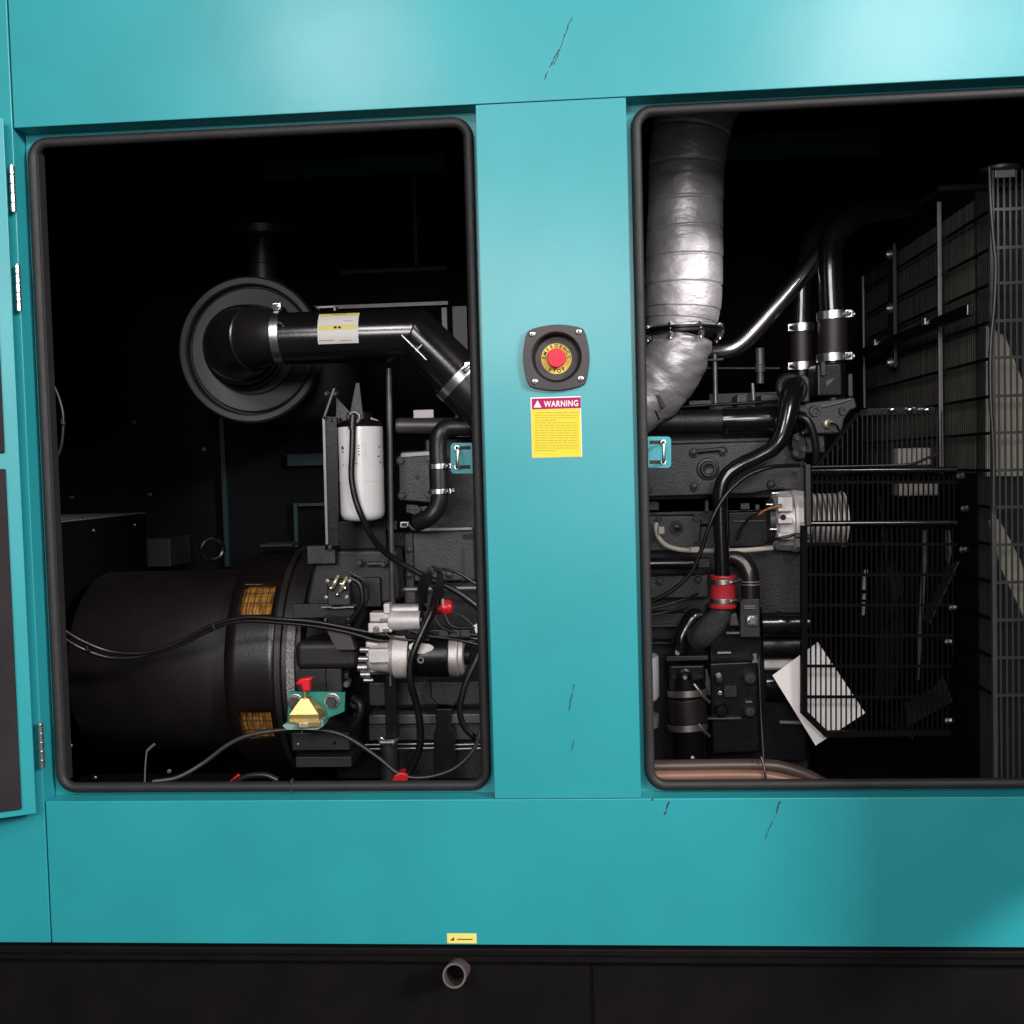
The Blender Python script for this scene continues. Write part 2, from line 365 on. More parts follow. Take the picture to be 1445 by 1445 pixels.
# left door, swung back past the corner
zd0, zd1 = P(56,1141,0).z, P(8,174,0).z
hx = xSeam-.0105
def door(hx, ang, side, first, wd=.80):
    u = Vector((math.cos(ang), math.sin(ang), 0)); nrm = Vector((-u.y, u.x, 0))*side   # nrm = towards the viewer
    rot = Matrix((u, -nrm, ZP)).transposed()
    o0 = Vector((hx, -.006, 0))
    def bb(mb, s0, s1, z0, z1, t0, t1): mb.box(o0+u*(s0+s1)/2-nrm*0+nrm*(t0+t1)/2+ZP*(z0+z1)/2, (s1-s0, abs(t1-t0), z1-z0), rot); return mb
    d = bb(MB(), 0, wd, zd0, zd1, 0, .022).build('door', 'teal', can, .0015)
    zm = P(8,651,0).z
    fw = .021
    for za, zb in ((zd0+.012, zm-.013), (zm+.013, zd1-.012)):
        bb(MB(), fw, wd-fw, za, zb, .0222, .028).build('foam_pad', 'foam', d, .002)
    return d, u, nrm, o0
dl, u_, n_, o0 = door(hx, math.radians(180+26), 1, True)
s_ = .052
lr = MB(); lc = P(-1,935,-.03); lr.ring(lc+n_*.0, n_, .0085, .0018, 24, 8); lr.build('latch_ring', 'zinc', dl)
door(xEnd+.012, math.radians(-88), -1, False, .475)  # unseen right door, narrowed so its shadow lands on the sill
# hinges
for x, y0, y1 in ((17.5,233,299),(25.5,373,439),(58,1020,1083)):
    h = None; r = 4.2*U(0); z0, z1 = P(x,y1,-.009).z, P(x,y0,-.009).z; xx = P(x,(y0+y1)/2,-.009).x; n = 5
    pin = MB(); pin.cyl((xx,-.009,z0-.0005),(xx,-.009,z1+.0005), r*.6); h = pin.build('hinge', 'zinc_dull', can)
    for k in range(n):
        za, zb = z0+(z1-z0)*k/n, z0+(z1-z0)*(k+.88)/n
        MB().cyl((xx,-.009,za),(xx,-.009,zb), r).build('knuckle', 'zinc', h, .0004)

# ================================================================== BASE FRAME
bf = thing('base_frame', 'black steel channel skid running under the teal canopy', 'base frame', (0,.05,zBot-.35))
g = MB(); zf = zBot-.0045; g.wbox(-1.8,1.7,-.004,.16,zf-.012,zf); g.build('top_flange', 'skid', bf, .0025, seg=3)
MB().wbox(-1.8,1.7,.018,.03,zf-.4,zf-.0125).build('web', 'skid', bf)
MB().wbox(P(838,1400,.018).x-.002,P(838,1400,.018).x+.002,.013,.0178,zf-.4,zf-.03).build('weld_seam', 'skid', bf, .002)
MB().wbox(-1.8,1.7,.003,.0178,zf-.028,zf-.0125).build('flange_fillet', 'skid', bf, .004)
dp = MB(); p0 = P(649,1364,.03); p1 = P(641,1377,-.045); ax = (p1-p0).normalized(); L_ = (p1-p0).length; r = 17*U(-.02)
dp.lathe(p0, ax, [(0,r),(L_,r),(L_,r*.84),(.01,r*.84)], 28, cap=False); dp.build('drain_pipe', 'rust', bf)

# ================================================================== EMERGENCY STOP
es = thing('emergency_stop', 'red mushroom emergency stop button in a recessed dark square housing on the teal pillar', 'emergency stop', ec)
k_ = U(0)
def bezel_pts(y, s=1.0):
    pts = []
    for q in range(4):
        for k in range(-6, 7):
            a = math.radians(q*90+k*7.0); base = 46.6
            rr = base/max(abs(math.cos(a)),abs(math.sin(a)))**.55
            t = math.radians(q*90)
            # bulged side: arc between the corners
            e = 40.0*math.tan(math.radians(k*7.0))/math.tan(math.radians(42)); m_ = 46.5-6.2*(k/6)**2
            if abs(k) == 6: e *= .95; m_ -= 1.2
            x, z = m_*math.cos(t)-e*math.sin(t), m_*math.sin(t)+e*math.cos(t)
            pts.append(Vector((ec.x+x*k_*s, y, ec.z+z*k_*s)))
    return pts
bm_ = MB(); outer = bezel_pts(-.009, .975); back = bezel_pts(-.0002, 1.0); N_ = len(outer); yw = -.009
rw = 35*k_
ang = [math.atan2(p.z-ec.z, p.x-ec.x) for p in outer]
inn = [Vector((ec.x+rw*math.cos(a), yw, ec.z+rw*math.sin(a))) for a in ang]
mid = [Vector((ec.x+(rw*1.03)*math.cos(a), yw-.0008, ec.z+(rw*1.03)*math.sin(a))) for a in ang]
deep = [Vector((ec.x+rw*.93*math.cos(a), .020, ec.z+rw*.93*math.sin(a))) for a in ang]
rg = [[bm_.bm.verts.new(p) for p in R] for R in (back, outer, mid, inn, deep)]
for j in range(4):
    for i in range(N_):
        i2 = (i+1) % N_; bm_.bm.faces.new((rg[j][i], rg[j][i2], rg[j+1][i2], rg[j+1][i]))
bm_.bm.faces.new(rg[4]); bm_.build('housing', 'estop', es, ang=30)
MB().lathe((ec.x,.0195,ec.z), TOCAM, [(0,rw*.9),(.004,rw*.9),(.006,rw*.86),(.0065,rw*.6)], 40).build('collar', 'estop', es)
yl = .0195-.0068
leg = MB().lathe((ec.x,yl+.0004,ec.z), TOCAM, [(0,21.5*k_),(.0012,21.5*k_)], 40).build('legend_ring', 'yelring', es)
MB().lathe((ec.x,yl-.001,ec.z), TOCAM, [(0,8*k_),(.006,8*k_),(.0065,13.6*k_),(.0115,13.6*k_),(.013,12.4*k_),(.0135,0)], 36).build('button', 'redbtn', es)
bmt = bmesh.new()
def addtext(bm):
    me = bpy.data.meshes.new('t'); bm.to_mesh(me); bm.free(); bmt.from_mesh(me); bpy.data.meshes.remove(me)
for i, ch in enumerate('EMERGENCY'):
    a = math.radians(90+84-i*21); rr = 17.6*k_
    addtext(text(ch, 6.8*k_, Vector((ec.x+rr*math.cos(a), yl-.001, ec.z+rr*math.sin(a))), 'ink', es, 't', a-math.pi/2, .00018))
for i, ch in enumerate('STOP'):
    a = math.radians(-90-33+i*22); rr = 17.8*k_
    addtext(text(ch, 7.2*k_, Vector((ec.x+rr*math.cos(a), yl-.001, ec.z+rr*math.sin(a))), 'ink', es, 't', a+math.pi/2, .00025))
tm = MB(); tm.bm.free(); tm.bm = bmt; tm.build('lettering', 'ink', leg, smooth=False)
for sx, sz in ((-33,33),(32,34),(-31,-33),(33,-31)):
    p = Vector((ec.x+sx*k_, -.0091, ec.z+sz*k_)); sc = MB().lathe(p, TOCAM, [(0,4.4*k_),(.0012,4.2*k_),(.0022,2.6*k_)], 20).build('screw', 'zinc', es)
    MB().lathe(p+TOCAM*.0022, TOCAM, [(0,1.6*k_),(.0002,1.6*k_)], 6).build('socket', 'ink', sc)

# ================================================================== LABELS
def pxrect(x0, y0, x1, y1, y, t):
    xm, ym = (x0+x1)/2, (y0+y1)/2
    return (P(x0,ym).x, P(x1,ym).x, y-t, y, P(xm,y1).z, P(xm,y0).z)
wl = thing('warning_label', 'yellow warning sticker with crimson heading below the emergency stop', 'sticker', P(785,645))
MB().wbox(*pxrect(749.5,560,820.5,645.5,.0004,.0006)).build('backing', 'label', wl)
MB().wbox(*pxrect(750.5,577,819.5,645,-.0003,.0004)).build('yellow_field', 'yellow', wl)
MB().wbox(*pxrect(750.5,561.5,819.5,576.7,-.0003,.0004)).build('heading_band', 'magenta', wl)
b_ = text('WARNING', 11.5*k_, Vector((P(792,570).x, -.0009, P(792,570).z)), 'label', wl, 'w', 0, .00024, width=48*k_)
tm = MB(); tm.bm.free(); tm.bm = b_; tm.build('heading_text', 'label', wl, smooth=False)
tri = MB(); tri.poly([P(753,575)+Vector((0,-.0008,0)), P(764,575)+Vector((0,-.0008,0)), P(758.5,565)+Vector((0,-.0008,0))], Vector((0,-.0003,0))); tri.build('warning_triangle', 'label', wl, smooth=False)
ln = MB()
for i in range(16):
    y = 582.5+i*3.55
    x = 755; end = 816 if i not in (3, 15) else 785
    while x < end:
        w = random.uniform(3, 9); x2 = min(end, x+w); p = P(x,y); q = P(x2,y)
        ln.wbox(p.x, q.x, -.00095, -.00075, p.z-.0006, p.z+.0006); x = x2+1.4
ln.build('small_print', 'inkdim', wl, smooth=False)
cl = thing('caution_label', 'small yellow sticker on the bottom edge of the teal sill above the pipe stub', 'sticker', P(652,1331))
MB().wbox(*pxrect(631,1317,672.5,1331,.0002,.0006)).build('backing', 'yelpale', cl)
q = MB(); q.poly([P(635,1327)+Vector((0,-.0006,0)), P(641,1327)+Vector((0,-.0006,0)), P(641,1322)+Vector((0,-.0006,0))], Vector((0,-.0002,0))); q.wbox(P(645,1325).x,P(667,1325).x,-.0006,-.0004,P(650,1326).z,P(650,1324.6).z)
q.build('print', 'ink', cl, smooth=False)

# ================================================================== LEFT BAY
def ringx(x, y, d, Rpx, wpx, m, parent, name='hose_clamp', ax=XP, t=.0022, screw=None):
    """flat band clamp round a pipe at photo pixel x, y; screw = direction of its worm housing"""
    p = P(x,y,d); R = Rpx*U(d); w = wpx*U(d); a = Vector(ax).normalized()
    o = MB().lathe(p-a*w/2, a, [(0,R),(0,R+t),(w,R+t),(w,R)], 36, cap=False).build(name, m, parent, .0004)
    if screw is not None:
        s = Vector(screw).normalized(); s = (s-a*s.dot(a)).normalized(); tt = a.cross(s)
        q = p+s*(R+t+.004)
        sm = MB(); sm.cyl(q-tt*.012, q+tt*.012, .0045, seg=12); sm.lathe(q+tt*.012, tt, [(0,.0062),(.006,.0062)], 6)
        sm.box(q-s*.004, (w*.9 if abs(a.x)>.7 else .016, .012, w*.9 if abs(a.z)>.7 else .016))
        sm.build('worm_screw', m, o, .0006)
    return o
# ---- air cleaner
d = .62
ac = thing('air_cleaner', 'large round black air cleaner drum with a mushroom inlet cap, above the alternator', 'air cleaner', P(355,598,.8))
c0 = P(354,494,d); R = 105*U(d)
MB().lathe(c0, Vector((0,1,0)), [(.012,R*.868),(-.006,R*.875),(-.0095,R*.895),(-.010,R*.965),(-.005,R*.993),(.004,R),(.02,R*.985),(.03,R*.97),(.07,R*.965),(.46,R*.93),(.48,R*.8)], 72).build('drum', 'disc', ac, ang=22)
MB().lathe(c0+Vector((.003,0,0)), Vector((0,1,0)), [(.0115,R*.855),(-.001,R*.845),(-.003,R*.825),(.0,R*.62),(.003,R*.58),(.002,R*.5),(.002,0)], 72).build('end_cover', 'disc', ac, ang=14)
nk = P(372,392,.85)
MB().lathe(Vector((nk.x,nk.y,nk.z-.02)), ZP, [(0,.052),(.012,.052),(.014,.034),(.05,.033),(.052,.036),(.056,.036),(.058,.031),(.11,.03)], 32).build('inlet_neck', 'plastic', ac)
MB().lathe(Vector((nk.x,nk.y,nk.z+.09)), ZP, [(0,.03),(.004,.09),(.022,.094),(.05,.075),(.062,.03),(.063,0)], 40).build('rain_cap', 'plastic', ac)
br = MB(); br.boxp(448,432,472,434.5,.66,.70); br.boxp(471,432,473.5,452,.66,.70); br.build('strap_bracket', 'post', ac)
# ---- intake pipe with boot
ip = thing('intake_pipe', 'glossy black bent air pipe with a white and yellow sticker, clamped to the air cleaner', 'air pipe', P(500,512,.41))
bt = MB(); bt.tubep([(345,490,.612,57),(343,489,.59,56),(341,487,.565,53),(341,484,.52,50.5),(346,481,.475,47),(360,478,.435,43),(380,476,.415,39.5),(402,474.6,.41,38.5)], 40, 40, 10)
boot = bt.build('rubber_boot', 'hose', ip, ang=60)
rb = MB()
for x, y, dd, r, ax in ((345,490,.60,57.5,(0,-1,0)),(342,487,.555,54,(.05,-1,0)),):
    rb.ring(P(x,y,dd), ax, r*U(dd), .0055, 40, 8)
rb.ring(P(358,478.5,.437), (.80,-.45,.0), 44*U(.437), .0035, 40, 8)
rb.build('boot_rib', 'gloss', boot)
MB().tubep([(352,474,.385),(372,470,.367),(390,468,.362)], 5, 10).build('boot_web', 'hose', boot)
z_ = P(480,475.5,.41).z; yp = .41-0; rP = 37.0*U(.41)
pA = Vector((P(401,475,.41).x, yp, z_)); pB = Vector((P(584,475,.41).x, yp, z_))
end = P(668,553,.43); dirB = (end-pB).normalized()
# mitred elbow: both cylinders share the mitre ring
nm = (XP+dirB).normalized()
mp = MB(); seg = 48
def ringpts(c, ax, r, plane_n=None):
    u, v, a = XP.cross(Vector((0,1,0))), None, ax
    side = Vector((0,1,0)); side = (side-ax*side.dot(ax)).normalized(); up = ax.cross(side)
    out = []
    for k in range(seg):
        t = 2*math.pi*k/seg; o = side*math.cos(t)*r+up*math.sin(t)*r
        if plane_n is not None: o = o-ax*(o.dot(plane_n)/ax.dot(plane_n))
        out.append(c+o)
    return out
rings = [ringpts(pA,XP,rP), ringpts(pA.lerp(pB,.5),XP,rP), ringpts(pB,XP,rP,nm)]
rings2 = [ringpts(pB+dirB*.0006,dirB,rP,nm), ringpts(pB+dirB*.06,dirB,rP), ringpts(end,dirB,rP)]
for rs in (rings, rings2):
    V = [[mp.bm.verts.new(p) for p in r_] for r_ in rs]
    for j in range(len(V)-1):
        for k in range(seg): mp.bm.faces.new((V[j][k],V[j][(k+1)%seg],V[j+1][(k+1)%seg],V[j+1][k]))
mp.build('pipe', 'gloss', ip, ang=25)
ww = MB(); q = ringpts(pB,XP,rP*1.004,nm); ww.tube([tuple(p) for p in q+q[:1]], .0016, 6, 1); ww.build('weld', 'gloss', ip)
ringx(397,475,.41,40,12,'zinc',ip,screw=(-.0,-.35,1)); 
MB().tubep([(381,452,.362),(390,454,.360),(398,457,.358)], 1.3, 8).build('clamp_tail', 'zinc', ip)
# sticker wrapped on the pipe
def wrap_patch(xa, xb, ya, yb, rr, t, m, name, parent, c, d0):
    """curved patch on an x-axis pipe: pixel x range, pixel y range"""
    def ang_for(y):
        best = None
        for k in range(721):
            a = math.radians(-90+k*.25); w = Vector((P((xa+xb)/2,475,d0).x, c.y-rr*math.cos(a), c.z+rr*math.sin(a)))
            e = abs(proj(w)[1]-y)
            if best is None or e < best[0]: best = (e, a)
        return best[1]
    a0, a1 = ang_for(yb), ang_for(ya); mb = MB(); n = 16
    x0, x1 = P(xa,475,d0-rr*.7).x, P(xb,475,d0-rr*.7).x
    g = [[mb.bm.verts.new((x, c.y-(rr+t)*math.cos(a0+(a1-a0)*k/n), c.z+(rr+t)*math.sin(a0+(a1-a0)*k/n))) for k in range(n+1)] for x in (x0, x1)]
    for k in range(n): mb.bm.faces.new((g[0][k], g[1][k], g[1][k+1], g[0][k+1]))
    return mb.build(name, m, parent, smooth=True)
lb = wrap_patch(451,508,443,485,rP,.0006,'label','sticker',ip,pA,.41)
wrap_patch(452.5,506.5,459,465.5,rP,.0009,'yelpale','sticker_band',lb,pA,.41)
wrap_patch(452.5,506.5,443.2,446.5,rP,.0009,'yelpale','sticker_band',lb,pA,.41)
for xa, xb, ya, yb, m in ((474,478,461,464,'ink'),(480,484,461,464,'ink'),(453,474,480,480.8,'inkdim'),(482,498,480,480.8,'inkdim'),(488,500,453,453.6,'inkdim'),(470,490,443.9,445,'inkdim')):
    wrap_patch(xa,xb,ya,yb,rP,.0012,m,'sticker_print',lb,pA,.41)
# service gauge on the elbow
sg = MB(); a_, b_ = P(567,473,.36), P(602,508,.36); sg.cyl(a_, b_, 1.6*U(.36)); sg.cyl(P(591,491,.36)+Vector((.006,0,.006)), P(591,491,.36)-Vector((.006,0,.006)), .0012)
sg.build('gauge_rod', 'zinc', ip)
MB().prism([(567,472),(575,467),(596,488),(590,493)], .362, .375).build('gauge_tab', 'brown', ip, .001)
ringx(648,533.5,.425,39,13,'zinc',ip,ax=dirB,screw=(.3,-1,.55))
MB().tube([tuple(P(644,529,.425)), tuple(P(672,560,.43)), tuple(P(712,600,.44))], 38*U(.43), 36, 6).build('end_hose', 'hose', ip)
MB().tubep([(624,528,.40),(634,538,.39),(645,548,.385)],1.4,8).build('clamp_tail','black',ip)

# ---- alternator (generator end)
zc = P(300,930,.70).z; yc = .70
al = thing('alternator', 'big brown black cylindrical alternator with slotted copper winding vents', 'alternator', Vector((P(300,930,.7).x, yc, zc-.24)))
RB, RA = .210, .252
xa0 = P(150,796,.70).x; xa1 = P(358,770,.70).x; xa2 = P(428,770,.70).x
MB().lathe(Vector((xa0,yc,zc)), XP, [(-.012,.06),(-.008,RB*.9),(0,RB*.985),(.006,RB),(xa1-xa0+.03,RB)], 96).build('barrel', 'barrelm', al)
def front_angle(y, x, R):
    best = None
    for k in range(721):
        a = math.radians(-90+k*.25); e = abs(proj((x, yc-R*math.cos(a), zc+R*math.sin(a)))[1]-y)
        if best is None or e < best[0]: best = (e, a)
    return best[1]
Lx = xa2-xa1
# find axial stations for the vent from its pixels
def axial(x, y, R):
    a = front_angle(y, xa1+Lx*.4, R); return P(x, y, yc-R*math.cos(a)).x-xa1
v0, v1 = axial(341,845,RA), axial(386,845,RA)
angs = [(front_angle(865,xa1+Lx*.4,RA), front_angle(823,xa1+Lx*.4,RA)), (front_angle(1043,xa1+Lx*.3,RA), front_angle(1003,xa1+Lx*.3,RA))]
SEG = 180
prof = [(-.004,RB*1.002),(-.002,RB*1.05),(.004,RA*.955),(.014,RA*.985),(.026,RA)]
v0 = max(v0,.028); prof += [(v0,RA),(v1,RA),(Lx,RA)]
jv = 5
def skip(j, k):
    if j != jv: return False
    a = 2*math.pi*(k+.5)/SEG            # lathe angle: u = -Y, v = axis x u
    a = (a+math.pi) % (2*math.pi)-math.pi
    return any(lo < a < hi for lo, hi in angs)
# XP x (-Y) = -Z, so flip the sense by using the angle sign
def skip2(j, k):
    if j != jv: return False
    a = 2*math.pi*(k+.5)/SEG; a = -((a+math.pi) % (2*math.pi)-math.pi)
    return any(lo < a < hi for lo, hi in angs)
ad = MB().lathe(Vector((xa1,yc,zc)), XP, prof, SEG, skip=skip2, ref=(0,-1,0), cap=False)
adp = ad.build('vent_casing', 'adaptm', al)
so = adp.modifiers.new('sheet', 'SOLIDIFY'); so.thickness = .006; so.offset = -1
MB().lathe(Vector((xa1+.01,yc,zc)), XP, [(0,RA*.70),(.0,RA*.88),(.03,RA*.93),(Lx-.02,RA*.90)], 120).build('windings', 'copper', al)
for lo, hi in angs:
    gb = MB()
    for t in (.33,.66):
        a = lo+(hi-lo)*t; gb.cyl((xa1+v0-.002,yc-(RA-.003)*math.cos(a),zc+(RA-.003)*math.sin(a)),(xa1+v1+.002,yc-(RA-.003)*math.cos(a),zc+(RA-.003)*math.sin(a)),.0010,seg=6)
    for t in (.2,.4,.6,.8):
        x = xa1+v0+(v1-v0)*t; gb.tube([(x,yc-(RA-.003)*math.cos(lo+(hi-lo)*q),zc+(RA-.003)*math.sin(lo+(hi-lo)*q)) for q in (0,.33,.66,1)],.0009,6,2)
    gb.build('vent_mesh', 'matte', al)
# perforated band at the joint
bx = P(404,930,yc-RA).x
fa0, fa1 = front_angle(990,bx,RA), front_angle(884,bx,RA)
MB().lathe(Vector((bx,yc,zc)), XP, [(0,RA+.002),(0,RA+.006),(.017,RA+.006),(.017,RA+.002)], 40, -fa1, -fa0, ref=(0,-1,0), cap=False).build('joint_band', 'alu_rough', al)
sl = MB(); zt = zc+RA; sl.boxp(367,768.5,412,771,.62,.70); sl.build('top_slot', 'matte', al)
le = MB(); lp = P(300,775,.74); le.ring(lp, Vector((.5,-.9,0)), 15*U(.74), .006, 28, 8); le.build('lifting_eye', 'gloss', al)

# ---- engine
en = thing('diesel_engine', 'black diesel engine block running behind the teal pillar, seen through both bays', 'engine', P(700,1095,.7))
# flywheel housing: bell that narrows towards the engine
fx0, fx1 = xa2, P(500,900,.6).x
MB().lathe(Vector((fx0,yc,zc)), XP, [(0,.262),(.012,.262),(.013,.25),(.05,.245),(.055,.215),(.10,.20),(.12,.17),(.121,0)], 96).build('flywheel_housing', 'brown', en)
MB().boxp(415,905,505,946,.405,.50).build('starter_boss', 'brown', en, .016, seg=4)
MB().prism([(446,775),(560,775),(566,848),(520,860),(500,905),(470,905),(430,850)], .455, .60).build('bell_face', 'brown', en, .01)
MB().boxp(433,796,473,770,.43,.47).build('bracket_foot', 'castlite', en, .002)
MB().lathe(P(466,772,.43), ZP, [(-.004,.011),(.0,.011),(.004,.0095),(.012,.0095),(.012,.005),(.02,.004)], 12).build('stud', 'black', en)
MB().boxp(510,815,537,857,.44,.5).build('casting_pad', 'brown', en, .003)
for x, y, r in ((509,793,5),(542,795,4.5)): boltp(x,y,.445,r,en,'castlite',.016)
MB().cyl(P(519,796,.45),P(548,795,.45),4*U(.45)).build('casting_stub','castlite',en)
# block and ancillaries in the left bay
MB().boxp(556,745,1140,1100,.56,.95).build('cylinder_block', 'cast', en, .006)
MB().boxp(600,610,1140,745,.56,.95).build('cylinder_head', 'cast', en, .006)
MB().boxp(470,860,700,1100,.62,.95).build('bell_rear', 'black', en, .006)
cp = MB().prism([(562,645),(566,637),(606,635),(622,640),(622,710),(612,710),(563,706)], .475, .56).build('end_cover_plate', 'castlite', en, .003)
for x, y in ((566,650),(605,647),(568,699),(605,698)): boltp(x,y,.475,5.4,cp,'castlite',.009)
MB().lathe(P(589,674,.4745), TOCAM, [(0,3*U(.475)),(.002,2.4*U(.475))], 12).build('plug', 'black', cp)
MB().prism([(566,640),(608,637),(608,642),(566,645)], .47, .475).build('cover_lip', 'post', cp)
MB().boxp(583,578,612,590,.50,.53).build('cover_tab', 'post', en, .001)
MB().cyl(P(560,601,.50), P(700,601,.50), 11.5*U(.5)).build('air_rail', 'post_dark', en)
MB().boxp(560,593,618,600,.52,.56).build('rail_bracket', 'black', en, .002)
MB().boxp(575,714,622,722,.49,.55).build('sump_rail', 'cast', en, .002)
MB().prism([(572,711),(590,712),(596,720),(588,728),(572,724)], .485,.52).build('lug', 'cast', en, .003)
sp = MB().boxp(583,748,669,820,.525,.56).build('side_cover', 'castlite', en, .003)
MB().boxp(584,745,666,749,.51,.53).build('cover_lip', 'post', sp, .001)
MB().boxp(653,754,668,761,.5235,.53).build('slot', 'matte', sp)
MB().boxp(652,770,655,820,.522,.526).build('cover_rib', 'cast', sp)
st = MB().boxp(571,752,583,832,.515,.56).build('cover_flange', 'cast', en, .003)
for x, y in ((577,776),(577,812),(633,811)): boltp(x,y,.514,4.6,st,'cast',.006)
MB().cyl(P(566,832,.50), P(700,829,.50), 3.4*U(.5)).build('fuel_rail', 'post', en)
MB().boxp(570,829,586,852,.5,.56).build('rail_block', 'castlite', en, .003)
# lower block: ribs, bracket, sump flange
MB().boxp(520,962,700,996,.50,.62).build('block_rib', 'castlite', en, .004)
MB().boxp(520,1008,700,1022,.495,.62).build('block_rib', 'post_dark', en, .003)
MB().boxp(520,1022,700,1045,.515,.62).build('block_web', 'castlite', en, .003)
MB().prism([(606,962),(608,985),(617,995),(640,997),(652,985),(656,962)], .475, .52).build('support_bracket', 'cast', en, .004)
MB().prism([(613,1000),(638,1000),(636,1025),(642,1035),(640,1100),(612,1100),(612,1035),(616,1025)], .48, .55).build('support_foot', 'black', en, .003)
for x0, y0, x1 in ((515,1050,612),(640,1050,700),(515,1056,612),(640,1056,690)): MB().cyl(P(x0,y0+1,.505),P(x1,y0-.5,.505),1.3*U(.5),seg=8).build('sump_flange','post',en)
# bracket post in front of the block
MB().boxp(543,952,560,1042,.43,.455).build('stay', 'black', en, .002)
MB().boxp(520,949,551.5,951.5,.428,.45).build('stay_lip', 'post', en)
MB().boxp(549.5,952,552,968,.428,.43).build('stay_lip', 'post', en)
MB().cyl(P(548,1042,.44), P(551,1110,.44), 12.5*U(.44)).build('drain_tube', 'brown', en)
ringx(548,1043,.44,13,5,'post',en,ax=(-.02,0,1),screw=(0,-1,0)); 
boltp(539,1043,.425,2.6,en,'zinc',.004); 
for x, y in ((486,952),(490,962),(500,993),(505,1010)): boltp(x,y,.45,5,en,'cast',.012,ax=(.3,-1,.1))
MB().tubep([(498,985,.44),(508,995,.43),(506,1012,.43),(495,1030,.44)],6,12).build('casting_rib','cast',en)
MB().boxp(412,1034,493,1059,.44,.6).build('mounting_block', 'plastic_dark', en, .002)
MB().boxp(417,1068,496,1083,.44,.6).build('mounting_block', 'plastic_dark', en, .002)
for x, y, m in ((421,1051,'zinc'),(472,1048,'black')): boltp(x,y,.4395,2,en,m,.003)
MB().boxp(460,944,482,977,.41,.47).build('housing_pad', 'castlite', en, .002)
MB().boxp(420,944,460,977,.415,.47).build('housing_pad', 'brown', en, .002)
boltp(489,966,.42,3.5,en,'post',.006)

# ---- terminal block on its bracket
tb = thing('terminal_block', 'small black relay block with brass lugs on a bent brown bracket beside the alternator', 'relay', P(478,930,.38))
MB().boxp(413,852,500,872,.385,.40).build('mounting_bar', 'brown', tb, .002)
MB().prism([(459,888),(492,888),(502,918),(474,918)], .372, .40).build('hood', 'brown_lit', tb, .003)
MB().boxp(457,868,495,889,.378,.40).build('bracket', 'black', tb, .002)
sh = MB(); sh.boxp(453,856,468,857.6,.355,.39); sh.boxp(484,856,499,857.6,.355,.39); sh.boxp(468,857,484,858.4,.36,.39); sh.build('shelf', 'zinc_dull', tb)
rl = MB().boxp(461,818,494,855,.365,.392).build('relay_body', 'plastic_dark', tb, .004)
for x, y in ((474,822),(486,824)):
    MB().tubep([(x-6,y+10,.36),(x-2,y+1,.352),(x+3,y-9,.36)], 3.0, 10).build('lug', 'brass_pale', rl)
for x, y, r in ((467,830,4),(487,830,4),(476,839,3),(481,824,3)): MB().ball(P(x,y,.354), r*U(.36)).build('terminal_nut', 'zinc', rl)
for x, y in ((460,843),(489,843),(462,820),(493,820)): boltp(x,y,.364,2.2,rl,'zinc',.004,name='screw')
for x in (459,492): MB().cyl(P(x,873,.376),P(x,882,.376),2.2*U(.37),seg=10).build('bracket_screw','zinc',tb)
MB().tubep([(493,815,.37),(508,825,.37),(511,850,.37),(498,872,.375),(486,884,.38)],4,10).build('lead','hose',tb)
MB().tubep([(494,808,.375),(516,822,.38),(520,842,.38),(512,862,.38),(500,874,.38)],1.8,8).build('lead','hose',tb)

# ---- fuel filter
ff = thing('fuel_filter', 'white spin-on filter canister hanging from a black bracket beneath the intake pipe', 'filter', P(512,733,.37))
fc = P(510,668,.37); rf = 31.5*U(.37); ztop = P(509,603,.37).z; zb_ = P(513,735,.37).z; h = ztop-zb_
can_ = MB().lathe(Vector((fc.x,fc.y,zb_)), ZP, [(-.001,0),(.0,rf*.5),(.004,rf*.86),(.012,rf*.97),(.02,rf),(h*.42,rf),(h*.422,rf*1.012),(h*.56,rf*1.012),(h*.562,rf*1.0),(h*.97,rf*1.03),(h,rf*1.02),(h,0)], 56).build('canister', 'white', ff, ang=50)
MB().lathe(Vector((fc.x,fc.y,ztop-.0005)), ZP, [(0,rf*.97),(.006,rf*1.0),(.012,rf*.9),(.016,rf*.6),(.03,rf*.55),(.031,0)], 48).build('filter_head', 'black', ff)
def mark(u0, z0, uw, zh, parent=can_):
    """printed tick wrapped on the canister: angle (deg from the viewer), height above its base, size"""
    mb = MB(); R_ = rf*1.012+.0009; n = 4; a0 = math.radians(u0); da = uw/R_
    g = [[mb.bm.verts.new((fc.x+R_*math.sin(a0+da*k/n), fc.y-R_*math.cos(a0+da*k/n), z)) for k in range(n+1)] for z in (z0, z0+zh)]
    for k in range(n): mb.bm.faces.new((g[0][k],g[0][k+1],g[1][k+1],g[1][k]))
    return mb
for u0, z0, uw, zh in ((-76,zb_+h*.80,.006,.007),(-76,zb_+h*.72,.006,.004),(-70,zb_+h*.62,.007,.007),(-42,zb_+h*.79,.005,.002),(-42,zb_+h*.765,.006,.0045),(-42,zb_+h*.735,.006,.002),(62,zb_+h*.78,.006,.0018),(58,zb_+h*.68,.007,.0022),(66,zb_+h*.61,.004,.0035),(-40,zb_+h*.60,.004,.0012),(-5,zb_+h*.61,.007,.001)):
    mark(u0,z0,uw,zh).build('print','ink',can_,smooth=False)
for i in range(4): mark(6,zb_+h*(.70+.032*i),.0026,.0022).build('print','castlite',can_,smooth=False)
for i in range(3): mark(14+i*5,zb_+h*.66,.0008,h*.17).build('print','alu',can_,smooth=False)
bp = MB(); bp.poly([P(457,588,.34),P(475,588,.34),P(478,770,.34),P(461,770,.34)], Vector((0,.004,0))); bp.build('bracket_plate', 'black', ff)
